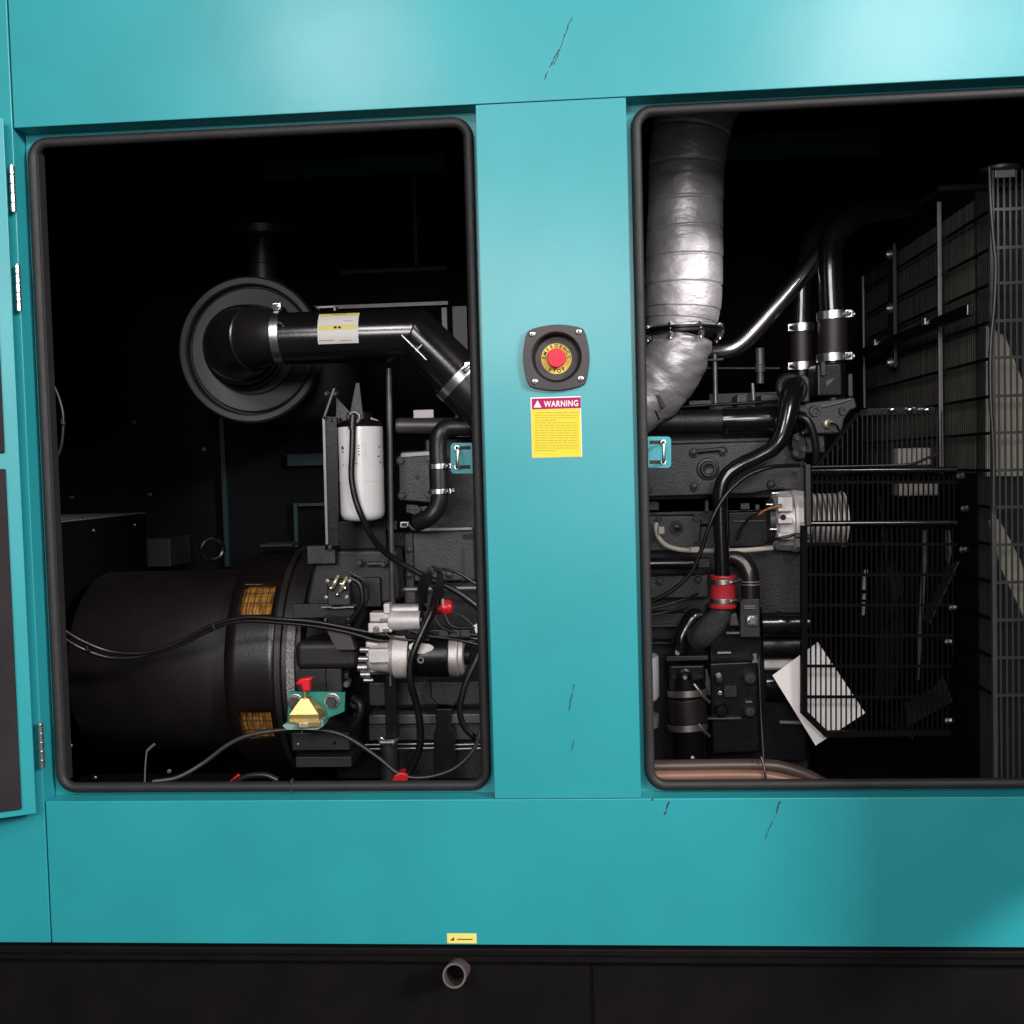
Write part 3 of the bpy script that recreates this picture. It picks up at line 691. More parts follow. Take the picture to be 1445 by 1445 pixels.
MB().poly([P(455,590,.335),P(458.5,590,.335),P(463,768,.335),P(459.6,768,.335)], Vector((0,.004,0))).build('plate_edge', 'post', ff)
MB().poly([P(455,591,.335),P(458,591,.335),P(473,548,.335),P(470,548,.335)], Vector((0,.004,0))).build('plate_edge', 'post_dark', ff)
MB().prism([(474,560),(500,588),(498,597),(474,597)], .365, .372).build('gusset', 'castlite', ff, .001)
MB().prism([(502,540),(507,540),(513,592),(500,592),(494,580)], .38, .384).build('gusset', 'castlite', ff, .001)
MB().prism([(513,585),(534,593),(532,597),(513,592)], .36, .38).build('gusset', 'post', ff, .001)
for x, y in ((460,590),(468,592),(462,556),(474,556)): boltp(x,y,.345,3,ff,'black',.01)
MB().cyl(P(478,590,.36),P(478,600,.36),4*U(.36)).build('bleed_screw','black',ff)
MB().ring(P(500,589,.322), TOCAM, 7.5*U(.322), 2.6*U(.322), 28, 10).build('banjo', 'post', ff)
MB().cyl(P(498,586,.319), P(497,606,.316), 5.6*U(.319)).build('hose_ferrule', 'hose', ff)
MB().tubep([(498,598,.318),(497,640,.314),(496,672,.313),(501,702,.313),(511,730,.316),(528,762,.335),(548,783,.36),(575,800,.375),(605,816,.385),(640,832,.39),(672,855,.395),(690,872,.4)], 4.6, 12).build('fuel_hose', 'hose', ff)
MB().boxp(470,735,545,775,.46,.5).build('bracket_base','black',ff,.002)

# ---- dipstick tube
dt = thing('dipstick_tube', 'thin upright dipstick tube standing left of the engine block', 'dipstick tube', P(552,860,.43))
MB().tubep([(549,520,.46),(549.5,600,.455),(551,720,.445),(553,800,.44),(554,862,.44)], 4.2, 12).build('tube', 'post_dark', dt)
MB().boxp(545,735,560,748,.44,.46).build('tube_clip', 'black', dt, .001)
sn = MB().boxp(564,736,577,745,.425,.44).build('sensor', 'zinc_dull', dt, .002)
MB().boxp(566.5,738,574.5,743,.4244,.426).build('socket', 'matte', sn)
MB().tubep([(577,741,.43),(585,748,.43),(592,742,.435)],5,10).build('plug','black',dt)

# ---- breather hose on the left of the pillar
bh = thing('breather_hose', 'short black hose with two steel clamps bending round the engine cover left of the pillar', 'hose', P(620,740,.42))
MB().tubep([(690,603,.44),(655,603,.43),(632,604,.425),(621,612,.42),(618,628,.42),(619,660,.42),(621,695,.42),(617,715,.42),(606,730,.42),(588,738,.43)], 12.6, 24).build('hose_body', 'hose', bh)
MB().cyl(P(619,662,.42), P(620,690,.42), 14*U(.42), seg=28).build('hose_sleeve', 'hose', bh)
for y in (658,693.5): ringx(619.5,y,.42,13.6,7,'zinc',bh,ax=(-.02,0,1),screw=(.9,-.5,0))
MB().cyl(P(634,693,.415), P(643,693,.41), 2*U(.41), seg=10).build('clamp_bolt','zinc',bh)

# ---- starter motor
sm_ = thing('starter_motor', 'black and silver starter motor with its solenoid above, low beside the pillar', 'starter motor', P(580,955,.37))
y0_ = .365; zs_ = P(585,926,y0_).z
def sx(x): return P(x,926,y0_-.02).x
def cylx(xa, xb, r0, r1, m, name, parent=sm_, bev=.0015, dy=0, dz=0, seg=40):
    return MB().lathe(Vector((sx(xa),y0_+dy,zs_+dz)), XP, [(0,r0*U(.34)),(sx(xb)-sx(xa),r1*U(.34))], seg).build(name, m, parent, bev)
cylx(518,555,20,24,'aluw','nose')
MB().boxp(519,916,549,936,.325,.35).build('nose_pad','aluw',sm_,.003)
cylx(549,556,28,30,'alu','nose_rim'); MB().prism([(515,905),(536,908),(548,945),(516,952)],.352,.39).build('nose_flange','alu',sm_,.004)
cylx(555,577,31.5,31.5,'aluw','collar')
cylx(577,633,30.5,30.5,'black','body')
cylx(633,647,30,30,'alu','end_cap',bev=.003); cylx(647,654,29,26,'alu','end_cap',bev=.003)
cylx(654,662,14,12,'black','end_boss')
for x, y, r in ((508,917,4),(506,930,4.5),(505,942,6),(509,952,4.5),(513,960,3)):
    MB().cyl(P(x,y,.335),P(x+14,y,.335),r*U(.335)).build('flange_bolt','zinc_dull',sm_,.001)
MB().lathe(P(594,931,.318), TOCAM, [(0,5*U(.32)),(.0035,5*U(.32)),(.0035,2.6*U(.32)),(.001,2.4*U(.32))], 20, cap=False).build('screw','zinc',sm_)
fo = MB(); rows = [(907.5,582,592),(909.5,578,606),(912,577,611.5),(914.5,577.5,612),(917,580,610),(919.5,584,604),(921.5,588,599)]
def onbody(x, y):
    R_ = 30.5*U(.34)+.0008; z = P(x,y,y0_-R_*.8).z; dz = max(-.95,min(.95,(z-zs_)/R_)); return Vector((P(x,y,y0_-R_*.8).x, y0_-R_*math.sqrt(1-dz*dz), z))
fv = [[fo.bm.verts.new(onbody(xa+(xb-xa)*k/4, y)) for k in range(5)] for y, xa, xb in rows]
for a_ in range(len(fv)-1):
    for k in range(4): fo.bm.faces.new((fv[a_][k],fv[a_][k+1],fv[a_+1][k+1],fv[a_+1][k]))
fo.build('foil_tag','paper',sm_)
so_ = MB().lathe(P(549,876,.35), XP, [(0,13*U(.35)),(.006,14*U(.35)),(P(594,876,.35).x-P(549,876,.35).x,13.6*U(.35))], 28).build('solenoid','aluw',sm_,.0015)
MB().lathe(P(552,861,.365), XP, [(0,9*U(.36)),(P(592,861,.365).x-P(552,861,.365).x,9*U(.36))], 24).build('solenoid_coil','alu',so_,.001)
MB().cyl(P(593,876,.35),P(597,876,.35),12.6*U(.35)).build('solenoid_cap','black',so_)
mb_ = MB(); mb_.boxp(521,864,552,878,.34,.37); mb_.build('solenoid_mount','alu',sm_,.003)
MB().boxp(519,879,553,893,.338,.37).build('solenoid_mount','aluw',sm_,.003)
MB().boxp(541,852,550,866,.335,.36).build('solenoid_lug','aluw',sm_,.002)
MB().lathe(P(531,888,.338),TOCAM,[(0,5*U(.34)),(.002,5*U(.34)),(.002,3*U(.34)),(.004,2.6*U(.34))],16).build('screw','zinc',sm_)
MB().boxp(540,886,549,892,.336,.34).build('screw','zinc',sm_,.001)
MB().boxp(536,872,562,875,.336,.345).build('mount_bar','zinc_dull',sm_,.001)
cv = MB(); cv.prism([(570,895),(580,888),(650,888),(662,896),(662,903),(572,903)],.345,.4); cv.build('body_saddle','black',sm_,.004)
for x in (626,643,657): MB().boxp(x-7,889,x+6,899,.338,.346).build('connector','plastic_dark',sm_,.001)

# ---- engine mount
mt = thing('engine_mount', 'green angle bracket carrying a gold conical mount topped by a red cap', 'engine mount', P(432,1030,.33))
gp = MB().prism([(407,976),(487,977),(486,1004),(477,1008),(466,1012),(453,1026),(440,1030),(405,1030)], .335, .341).build('bracket', 'green', mt, .0008)
MB().prism([(398,1024),(408,1018),(456,1016),(456,1025),(448,1030),(404,1030)], .295, .338).build('bracket_shelf', 'green_grey', mt, .001)
for x, y in ((469,989),(417,990)):
    wsh = MB().lathe(P(x,y,.3345), TOCAM, [(0,11.5*U(.33)),(.002,11.5*U(.33)),(.0025,10*U(.33)),(.0042,9.6*U(.33))], 36).build('washer','zinc_dull',mt)
    MB().lathe(P(x-1,y+1,.330), TOCAM, [(0,8.2*U(.33)),(.006,8.2*U(.33)),(.008,7*U(.33))], 6).build('bolt_head','post_dark',wsh)
pyr = MB()
def frus(mb, b, t):
    a = [mb.bm.verts.new(p) for p in b]; c = [mb.bm.verts.new(p) for p in t]; n = len(a)
    mb.bm.faces.new(a); mb.bm.faces.new(c[::-1])
    for i in range(n): mb.bm.faces.new((a[i],c[i],c[(i+1)%n],a[(i+1)%n]))
x0,x1,zA,zB,zC = P(408,1010,.30).x,P(450,1010,.30).x,P(430,1018,.30).z,P(430,1008,.30).z,P(430,985,.31).z
xc = (x0+x1)/2
frus(pyr,[(x0,.298,zA),(x1,.298,zA),(x1+.007,.328,zA),(x0-.007,.328,zA)],[(x0,.298,zB),(x1,.298,zB),(x1+.007,.328,zB),(x0-.007,.328,zB)])
frus(pyr,[(x0,.298,zB),(x1,.298,zB),(x1+.007,.328,zB),(x0-.007,.328,zB)],[(xc-.0075,.308,zC),(xc+.0075,.308,zC),(xc+.011,.326,zC),(xc-.011,.326,zC)])
pyr.build('mount_cover','gold',mt,.0012)
MB().prism([(404,1019),(419,1021),(419,1027),(452,1026),(452,1018)],.287,.32).build('mount_plate','gold',mt,.0015)
MB().boxp(421,1021,434,1027,.283,.288).build('mount_nut','brass_pale',mt,.001)
MB().cyl(P(430,986,.315),P(430,973,.315),3.3*U(.315)).build('stud','gold',mt)
rc = MB().prism([(426,976),(424,967),(415,967),(421,959),(428,957),(441,956),(437,962),(437,976)],.306,.324).build('cap','red',mt,.004,seg=3)
MB().cyl(P(426,1030,.31),P(426,1034,.31),2*U(.31)).build('stud','zinc',mt)

# ---- cables, left bay
def cable(name, label, cat, runs, r, m='hose', group=None, ties=()):
    base = P(*runs[0][0][:3]); t = thing(name, label, cat, base, group)
    for q in runs: MB().tubep(q, r, 10, 8).build('strand', m, t)
    for x, y, dd, rr in ties: MB().ring(P(x,y,dd), Vector((1,0,.35)), rr*U(dd), 1.0*U(dd), 16, 6).build('cable_tie', 'rubber', t)
    return t
cable('cable_harness','pair of black cables sagging across the front of the alternator','cable',
  [[(70,874,.30),(90,889,.32),(115,904,.34),(150,918,.365),(185,922,.375),(215,919,.38),(255,905,.38),(290,887,.375),(320,876,.37),(355,871,.365),(400,874,.36),(440,877,.36),(480,884,.36),(520,892,.36),(560,898,.36),(610,903,.36),(690,905,.37)],
   [(70,884,.31),(90,900,.33),(115,915,.35),(150,927,.37),(185,928,.38),(215,922,.385),(255,909,.385),(290,892,.38),(320,880,.375),(355,876,.372),(400,879,.37),(440,883,.37),(490,892,.365),(530,903,.36),(560,905,.355),(590,902,.35),(640,897,.35),(690,905,.37)]], 3.2,
  ties=((126,913,.355,6.5),(303,884,.372,5.5)))
cable('starter_cable','black battery cable dropping in front of the starter motor to a red boot','cable',
  [[(617,838,.36),(610,862,.33),(598,888,.318),(586,915,.31),(579,938,.308),(580,965,.31),(588,995,.32),(593,1025,.325),(592,1055,.33),(583,1080,.335),(572,1097,.34)]], 5.4)
cable('sensor_wire','black cable running right of the starter motor down along the door seal','cable',
  [[(690,880,.38),(682,905,.36),(672,932,.35),(657,965,.345),(649,1000,.345),(655,1025,.35),(672,1042,.36),(690,1050,.37)]], 4.6)
cable('ground_cable','thin grey black cable curving from the engine mount down to the sill','cable',
  [[(215,1103,.27),(250,1097,.29),(285,1078,.31),(320,1052,.32),(350,1038,.325),(390,1031,.33),(425,1029,.335),(470,1033,.34),(500,1046,.34),(535,1070,.335),(565,1093,.33),(600,1097,.33),(640,1085,.335),(668,1058,.34),(680,1025,.345),(695,990,.36)]], 3.2,'hose_grey')
cl_runs = []
for k in range(5):
    ox = k*3.0-6
    cl_runs.append([(597+ox*.6,862,.35+k*.004),(596+ox,835,.345),(602+ox,812,.34),(610+ox*.5,800+abs(ox),.34),(620+ox*.3,808,.345),(619+ox,835,.35),(612+ox,862,.36)])
cable('coiled_cable','tied bundle of looped thin black wires hanging above the starter motor','cable', cl_runs, 1.9, ties=((608,822,.34,10),))
cable('sense_wire','thin black wire arching from the coil of wires towards the pillar','cable',
  [[(603,808,.36),(622,803,.36),(645,808,.37),(668,822,.38),(690,835,.39)]], 2.2)
cable('battery_lead','black lead from the red terminal cap to a small white tag by the seal','cable', [[(632,862,.36),(650,868,.36),(664,880,.36),(676,892,.36)]], 1.6)
tg = MB().prism([(668,883),(676,878),(682,888),(672,894)],.35,.352); t_ = tg.build('wire_tag','label',None); tag(t_,'small white paper tag on the lead beside the door seal','tag')
cable('solenoid_wires','bundle of thin black wires lying over the starter motor and solenoid','cable',
  [[(560,884,.345),(585,892,.338),(610,898,.335),(640,902,.338),(668,908,.35),(690,915,.36)],[(600,852,.345),(612,868,.338),(622,884,.336),(645,893,.34),(690,898,.36)],
   [(545,866,.35),(538,880,.342),(548,897,.34),(575,903,.338),(606,903,.338)],[(628,866,.35),(634,880,.345),(650,886,.345),(690,884,.36)]],1.9)
rb_ = thing('battery_terminal', 'round red terminal cap above the starter motor next to the pillar', 'terminal cap', P(632,868,.36))
MB().lathe(P(622,857,.36), XP, [(0,7*U(.36)),(.004,10.5*U(.36)),(.016,11*U(.36)),(.022,8*U(.36)),(.025,0)], 24).build('cap_body','red',rb_)
MB().cyl(P(625,853,.35),P(625,845,.35),2.6*U(.35)).build('stud','brass_pale',rb_); MB().cyl(P(614,860,.36),P(624,858,.36),8*U(.36)).build('cap_sleeve','red_dark',rb_)
b1_ = MB().prism([(552,1104),(556,1094),(566,1090),(576,1093),(576,1104)],.325,.355).build('terminal_boot','red',None,.003); tag(b1_,'red rubber cable boot on the lower door seal near the pillar','terminal boot')
bo2 = thing('battery_clamp','red and black battery terminal peeping over the lower door seal','terminal boot',P(350,1108,.3))
MB().prism([(318,1108),(330,1097),(338,1108)],.32,.35).build('boot','red',bo2,.002)
MB().tubep([(330,1104,.31),(350,1095,.31),(375,1094,.31),(392,1101,.31)],4.5,12).build('lead','hose',bo2)

# ---- left rear boxes and bits
bxx = P(206,740,1.05).x; zt_ = P(206,723,1.05).z
cb = thing('control_cabinet','dark steel box behind the alternator with its lit top toned grey','cabinet',Vector((bxx-.2,.7,zt_-.4)))
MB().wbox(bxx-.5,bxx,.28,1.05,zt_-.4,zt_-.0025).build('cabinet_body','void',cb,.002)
MB().wbox(bxx-.5,bxx,.28,1.05,zt_-.002,zt_).build('cabinet_top','cabtop',cb)  # lighter tone for the light falling on the top face
for y in (.45,.75,.98): 
    MB().lathe(Vector((bxx-.02,y,zt_)),ZP,[(0,.006),(.003,.005)],10).build('screw','black',cb)
    MB().lathe(Vector((bxx,y,zt_-.03)),XP,[(0,.004),(.003,.003)],10).build('screw','zinc_dull',cb)
jb = MB().boxp(206,760,240,800,1.1,1.25).build('junction_box','plastic_dark',None,.002); tag(jb,'small plain grey box behind the left end of the alternator','box')
cable('cable_loop','thin black cable loop hanging just inside the left door seal','cable',[[(60,528,.5),(76,545,.5),(87,575,.5),(89,600,.5),(86,630,.5),(77,650,.5),(60,668,.5)]],2.2,'hose_grey',ties=((89,596,.5,5),))
lv = thing('drain_lever','thin bent grey rod standing at the bottom left of the left bay','rod',P(205,1105,.35))
MB().tubep([(204,1110,.35),(205,1080,.35),(207,1060,.35)],1.2,8).build('rod','post',lv); MB().tubep([(207,1060,.35),(212,1055,.35),(218,1050,.35)],2,8).build('handle','post',lv)
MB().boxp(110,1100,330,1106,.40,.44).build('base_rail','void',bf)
for x,y,m in ((100,1052,'zinc_dull'),(134,1097,'zinc'),(239,1088,'zinc_dull')): boltp(x,y,.395,2.4,bf,m,.006)

# ================================================================== RIGHT BAY
# ---- exhaust
ex = thing('exhaust_pipe', 'thick exhaust pipe wrapped in silver insulation with a bolted flange, beside the pillar', 'exhaust pipe', P(960,590,.45))
def wob(t, a):
    s = (t*11.5+.05*math.sin(a+.6)) % 1
    return 1+.014*(s-.5)+.003*math.sin(5*a+t*40)+.004*math.sin(3*a-t*23)+(-.035 if s < .075 else 0)
MB().tubep([(1040,60,.47,52),(1005,110,.455,53),(981,165,.45,52.5),(970,225,.45,52),(967,290,.45,51.5),(966,340,.45,52.5),(965,390,.45,53),(963,435,.45,52),(961,455,.45,49),(961,464,.45,48)], 50, 64, 44, wob=wob).build('upper_wrap', 'wrap', ex, ang=70)
def wob2(t, a):
    return 1+.016*math.sin(t*38+2*a)+.013*math.sin(4*a+t*23)+.010*math.sin(7*a-t*51)+(-.02 if (t*6+.1*math.sin(a*2)) % 1 < .06 else 0)
MB().tubep([(962,474,.45,43),(958,490,.45,44),(950,512,.45,44.5),(936,536,.455,44),(914,560,.46,42),(880,585,.465,40),(850,600,.47,40)], 42, 56, 14, wob=wob2).build('elbow_wrap', 'wrap', ex, ang=70)
fl = MB(); fz = P(963,469,.45)
fl.lathe(fz, ZP, [(-.006,.03),(-.006,57*U(.45)),(-.001,57*U(.45)),(-.001,52*U(.45)),(.0005,52*U(.45)),(.0005,57*U(.45)),(.0055,57*U(.45)),(.0055,.03)], 56).build('flange', 'black', ex, .0006)
for k in range(8):
    a = math.radians(-90+22+k*45); p = fz+Vector((math.cos(a),math.sin(a),0))*53*U(.45)
    b = MB(); b.cyl(p-ZP*.02, p+ZP*.012, .0035, seg=10); b.lathe(p-ZP*.016, ZP, [(0,.0068),(.009,.0068)], 6); b.lathe(p+ZP*.0055, ZP, [(0,.0068),(.005,.0062)], 6)
    b.build('flange_bolt', 'zinc', ex)
for pts in ([(906,548,.405),(916,566,.405),(925,580,.41),(930,592,.425)],[(899,562,.41),(908,574,.41),(915,586,.415)]):
    MB().tubep(pts, 1.2, 8).build('lashing_wire', 'hose', ex)
MB().prism([(920,548),(925,548),(940,573),(934,576)], .398, .405).build('lashing_strip', 'brown', ex, .001)

# ---- engine top, right bay
MB().boxp(1000,553,1110,600,.62,.8).build('valve_cover', 'black', en, .004)
MB().boxp(905,585,1040,612,.60,.75).build('valve_cover', 'black', en, .004)
for x0,y0,x1,y1,m in ((1040,557,1054,570,'castlite'),(1041,571,1062,578,'castlite'),(1074,557,1105,573,'castlite'),(972,565,1004,573,'castlite')):
    MB().boxp(x0,y0,x1,y1,.55,.62).build('rocker_block', m, en, .001)
MB().cyl(P(950,575,.53),P(1112,565,.53),2.2*U(.53),seg=10).build('control_rod','black',en)
for x,y0,y1,r in ((1008.5,500,574,3.2),(1062,541,565,2.6)): MB().cyl(P(x,y0,.56),P(x+1.5,y1,.56),r*U(.56),seg=12).build('rail_stud','post',en)
MB().tubep([(985,508,.55),(1005,508,.55),(1020,507,.55)],1.4,8).build('vent_line','post',en)
ij = MB(); ip_ = P(1073,541,.58); u = U(.58)
ij.lathe(ip_, ZP, [(0,5.2*u),(10*u,5.2*u),(10.5*u,4.4*u),(15*u,4.4*u),(15.5*u,6.5*u),(25*u,6.8*u),(26*u,6*u),(28*u,6*u),(28.5*u,5.8*u),(48*u,6*u),(49*u,4.5*u),(49.2*u,0)], 20).build('breather_neck','post_dark',en,ang=30)
MB().cyl(P(985,520,.58),P(1100,520,.58),.004).build('cross_rod','black',en)
# intake manifold
mn = MB(); mn.tubep([(880,596,.50),(960,595,.50),(1018,594,.50)], 16.5, 28); mn.build('manifold', 'cast', en)
MB().cyl(P(958,595,.50),P(961,595,.50),17.6*U(.5),seg=32).build('manifold_joint','brown',en)
MB().ring(P(1024,594,.50),XP,15*U(.5),4.5*U(.5),36,10).build('manifold_rim','brown_lit',en)
MB().tubep([(1022,594,.50),(1040,593,.495),(1070,592,.49),(1100,593,.49),(1130,596,.50)], 19, 32).build('manifold_elbow','gloss',en)
# cover panel on the head
hp = MB().prism([(895,628),(1000,625),(1086,622),(1092,630),(1128,626),(1136,650),(1136,694),(1100,690),(1086,692),(1060,697),(1000,699),(895,702)], .50, .56).build('front_head_cover', 'castlite', en, .004)
MB().prism([(895,623.5),(1086,617.5),(1086,622),(895,628)],.505,.56).build('cover_lip','cast',hp,.001)
MB().lathe(P(999,662,.4998), TOCAM, [(0,16*U(.5)),(.004,15*U(.5)),(.005,11.5*U(.5)),(.012,10*U(.5)),(.012,8*U(.5)),(.008,7*U(.5)),(.006,3*U(.5)),(.006,0)], 36).build('boss', 'cast', hp)
hb = MB(); hb.tubep([(978,640,.495),(985,637,.492),(1018,634,.492),(1024,637,.495)], 3, 10); hb.build('cast_bridge','castlite',hp)
for x,y,r in ((979,639,7),(1020,637,7),(980,687,7),(916,690,6),(1089,684,7),(1086,640,5)):
    MB().lathe(P(x,y,.4998),TOCAM,[(0,r*U(.5)),(.006,r*.85*U(.5)),(.0065,0)],20).build('bolt_boss','castlite',hp); boltp(x,y,.4935,r*.62,hp,'cast',.006)
MB().prism([(1118,612),(1132,608),(1140,625),(1138,648),(1124,650),(1116,630)],.47,.52).build('bracket','black',en,.004)
for x,y in ((1124,618),(1133,634),(1122,640)): boltp(x,y,.468,4,en,'cast',.007)
for x,y in ((1133,611),(1135,656)): MB().ball(P(x,y,.46),4*U(.46)).build('knuckle','cast',en)
# band under the cover
MB().boxp(905,703,1110,721,.56,.58).build('shadow_band','black',en)
for x0,y0,x1,y1,m in ((914,708,930,720,'cast'),(995,706,1000,722,'post_dark'),(1045,710,1058,719,'castlite'),(1066,712,1072,720,'castlite'),(1080,710,1090,713,'post')):
    MB().boxp(x0,y0,x1,y1,.54,.56).build('casting_pad',m,en,.001)
bk = MB().prism([(895,728),(985,727),(990,735),(988,776),(905,779),(895,779)],.51,.56).build('block_cover','castlite',en,.004)
for x,y,r in ((929,733,5),(982,732,6),(983,770,6)): boltp(x,y,.509,r*.8,bk,'cast',.008)
MB().lathe(P(955,745,.5095),TOCAM,[(0,10*U(.51)),(.005,9.6*U(.51)),(.005,6*U(.51)),(.003,5*U(.51)),(.003,2.6*U(.51)),(.005,0)],28).build('core_plug','black',bk)
MB().lathe(P(902,752,.5095),TOCAM,[(0,20*U(.51)),(.006,19*U(.51)),(.006,14*U(.51)),(.002,13*U(.51)),(.002,0)],36).build('core_plug','cast',bk)
MB().boxp(1028,722,1090,772,.52,.56).build('block_cover','black',en,.003)
MB().boxp(1034,734,1082,737,.515,.52).build('cover_rib','castlite',en,.001)
MB().boxp(895,812,1000,845,.52,.56).build('block_cover','castlite',en,.004)
for x,y in ((931,819),(985,817)): boltp(x,y,.518,5,en,'cast',.009)
# cast front gear case
MB().prism([(1000,855),(1075,855),(1080,900),(1140,905),(1140,1075),(1000,1075)],.50,.60).build('gear_case','black',en,.006)
MB().boxp(895,866,968,884,.50,.56).build('pump_rib','cast',en,.002)
pr = MB(); pr.boxp(900,882,955,884,.48,.50); pr.build('pump_rib','post_dark',en)
MB().boxp(900,906,950,909,.48,.52).build('pump_rib','cast',en,.001)
MB().tubep([(955,884,.478),(952,895,.478),(949,906,.478)],1.3,6).build('rib_edge','post_dark',en)
MB().prism([(1000,935),(1070,932),(1074,1062),(1005,1066)],.455,.52).build('pump_body','black',en,.006)
for x,y,r,m in ((1014,957,7,'cast'),(1057,955,10,'plastic_dark'),(1057,1002,9,'plastic_dark'),(1017,1001,10,'black')):
    MB().lathe(P(x,y,.4545),TOCAM,[(0,r*U(.45)),(.012,r*.95*U(.45)),(.016,r*.7*U(.45)),(.0165,0)],24).build('pump_boss',m,en)
boltp(1014,953,.44,3.2,en,'zinc_dull',.005); boltp(1016,978,.45,2.6,en,'zinc',.006)
for x0,y0,x1,y1,m in ((1012,920,1032,923,'zinc_dull'),(1022,968,1040,984,'cast'),(1052,990,1062,992,'post'),(997,1013,1046,1015.5,'post_dark')): MB().boxp(x0,y0,x1,y1,.445,.46).build('casting_lug',m,en,.001)
MB().prism([(1062,923),(1068,922),(1068,929),(1071,935),(1061,935),(1064,929)],.43,.435).build('casting_mark','post',en)
# bracket with bolt, front hub and cross pipe
vb = MB().boxp(1044,845,1073,900,.43,.47).build('pulley_bracket','brown',en,.003)
for y in (855.5,858.5): MB().boxp(1050,y-1,1066,y+.6,.426,.4295).build('bracket_rib','post',vb)
MB().boxp(1053,868,1071,884,.424,.4295).build('washer_plate','post_dark',vb,.002); boltp(1061,875,.424,5.5,vb,'zinc',.009)
MB().prism([(1030,867),(1040,864),(1044,884),(1028,884)],.44,.46).build('casting_web','post_dark',en,.004)
MB().boxp(1025,892,1044,894.5,.44,.45).build('web_edge','post',en)
cpip = MB().cyl(P(1074,881,.46),P(1140,880,.46),17*U(.46),seg=32).build('water_outlet','gloss',en)
MB().cyl(P(1096,880,.46),P(1101,880,.46),18*U(.46),seg=32).build('outlet_bead','gloss',cpip)
MB().cyl(P(1074,911,.50),P(1130,910,.50),20*U(.5),seg=32).build('hub','black',en)
MB().boxp(1076,928,1124,948,.50,.56).build('belt_pulley','aluw',en,.004)
MB().cyl(P(1078,966,.50),P(1136,966,.50),24*U(.5),seg=36).build('hub','gloss',en)
MB().cyl(P(1100,1019,.49),P(1135,1020,.49),3*U(.49),seg=12).build('hub_bolt','post',en)

# ---- rigid coolant pipe with red coupling
cpt = thing('coolant_pipe', 'glossy black S-bent coolant pipe ending in a red rubber coupling', 'coolant pipe', P(1018,860,.40))
MB().tubep([(1120,545,.46,16),(1116,556,.435,15.5),(1113,572,.42,14.5),(1108,596,.41,13),(1102,616,.405,12.2),(1090,633,.40,11.6),(1068,646,.40,11.4),(1043,658,.40,11.4),(1025,673,.40,11.2),(1017,694,.40,11),(1016.5,722,.40,10.6),(1018,770,.40,10.6),(1020,818,.40,10.6)], 11, 28, 8).build('pipe','gloss',cpt,ang=60)
el = MB(); el.ring(P(1117,548,.445),(.2,-1,.35),17*U(.44),6*U(.44),32,12); el.build('elbow_cast','cast',cpt)
MB().prism([(1118,530),(1136,528),(1143,534),(1143,568),(1128,568)],.46,.50).build('elbow_flange','castlite',cpt,.004)
zA, zB = P(1020,812,.40), P(1020,857,.40)
rcp = MB().lathe(zB, zA-zB, [(0,18.2*U(.4)),(.003,18.6*U(.4)),(.005,17*U(.4)),((zA-zB).length-.004,17*U(.4)),((zA-zB).length-.002,18*U(.4)),((zA-zB).length,17.6*U(.4))], 40).build('red_coupling','redrub',cpt)
for y in (820,846.5):
    ringx(1020,y,.40,17.2,6.5,'zinc',cpt,ax=(-.027,0,1),t=.0015)
    MB().tubep([(1032,y+1,.375),(1040,y+.5,.38),(1046,y-1,.39)],2.2,8).build('clamp_tail','zinc',cpt)
MB().tubep([(1020,858,.40,12),(1016,868,.40,15),(1006,882,.395,17.5),(994,894,.395,18.5),(984,903,.41,17)], 16, 28).build('cast_elbow','cast_rough',cpt)
MB().tubep([(990,868,.43,10),(978,872,.43,13),(967,888,.425,11),(961,902,.42,10),(960,920,.42,10)],11,20).build('branch_elbow','gloss',cpt)

# ---- two upper coolant couplings
def coupling(name, label, x, d, yT, yB, r, rp, path, screwdir):
    t = thing(name, label, 'coolant hose', P(x,yB,d), 'clamped coolant couplings')
    ax = (-.018,0,1)
    MB().cyl(P(x,yB+4,d),P(x-.5,yT-5,d),r*U(d),seg=36).build('rubber_sleeve','hose_brown',t,.002)
    for y in (yT,yB): ringx(x-.2,y,d,r*1.03,11,'zinc',t,ax=ax,screw=screwdir)
    MB().tubep(path, rp, 28, 10).build('pipe','gloss',t)
    MB().cyl(P(x,yB+4,d),P(x+1,yB+60,d),rp*1.05*U(d),seg=28).build('lower_pipe','black',t)
    return t
coupling('coolant_coupling','narrower left rubber coupling with two steel clamps on a black pipe, near the diagonal pipe',1131,.60,463,517,15.5,13,[(1130,462,.60),(1131,430,.60),(1132,395,.60),(1138,365,.61),(1150,335,.63),(1175,305,.66),(1215,285,.70)],(-.9,-.5,0))
c2 = coupling('coolant_coupling','wider right rubber coupling with two steel clamps under a tall black pipe',1175,.54,446,505,19.5,16,[(1174,444,.54),(1172,405,.54),(1171,370,.54),(1173,345,.545),(1183,325,.55),(1205,306,.57),(1240,294,.60),(1290,288,.64)],(.8,-.6,0))
MB().boxp(1152,512,1190,560,.50,.60).build('thermostat_body','black',en,.006)
MB().boxp(1159,510,1165,530,.492,.50).build('body_rib','cast',en,.001)
MB().prism([(1166,538),(1178,533),(1172,540),(1166,545)],.495,.50).build('body_nick','post_dark',en)
MB().boxp(1197,527,1204,560,.52,.56).build('thermostat_post','cast',en,.002)
tp = MB().prism([(1126,570),(1140,568),(1206,560),(1210,575),(1200,580),(1192,592),(1188,612),(1132,613)],.48,.52).build('thermostat_plate','castlite',en,.004)
MB().tubep([(1160,574,.477),(1185,568,.477),(1201,563,.477)],1.4,8).build('plate_edge','post',tp)
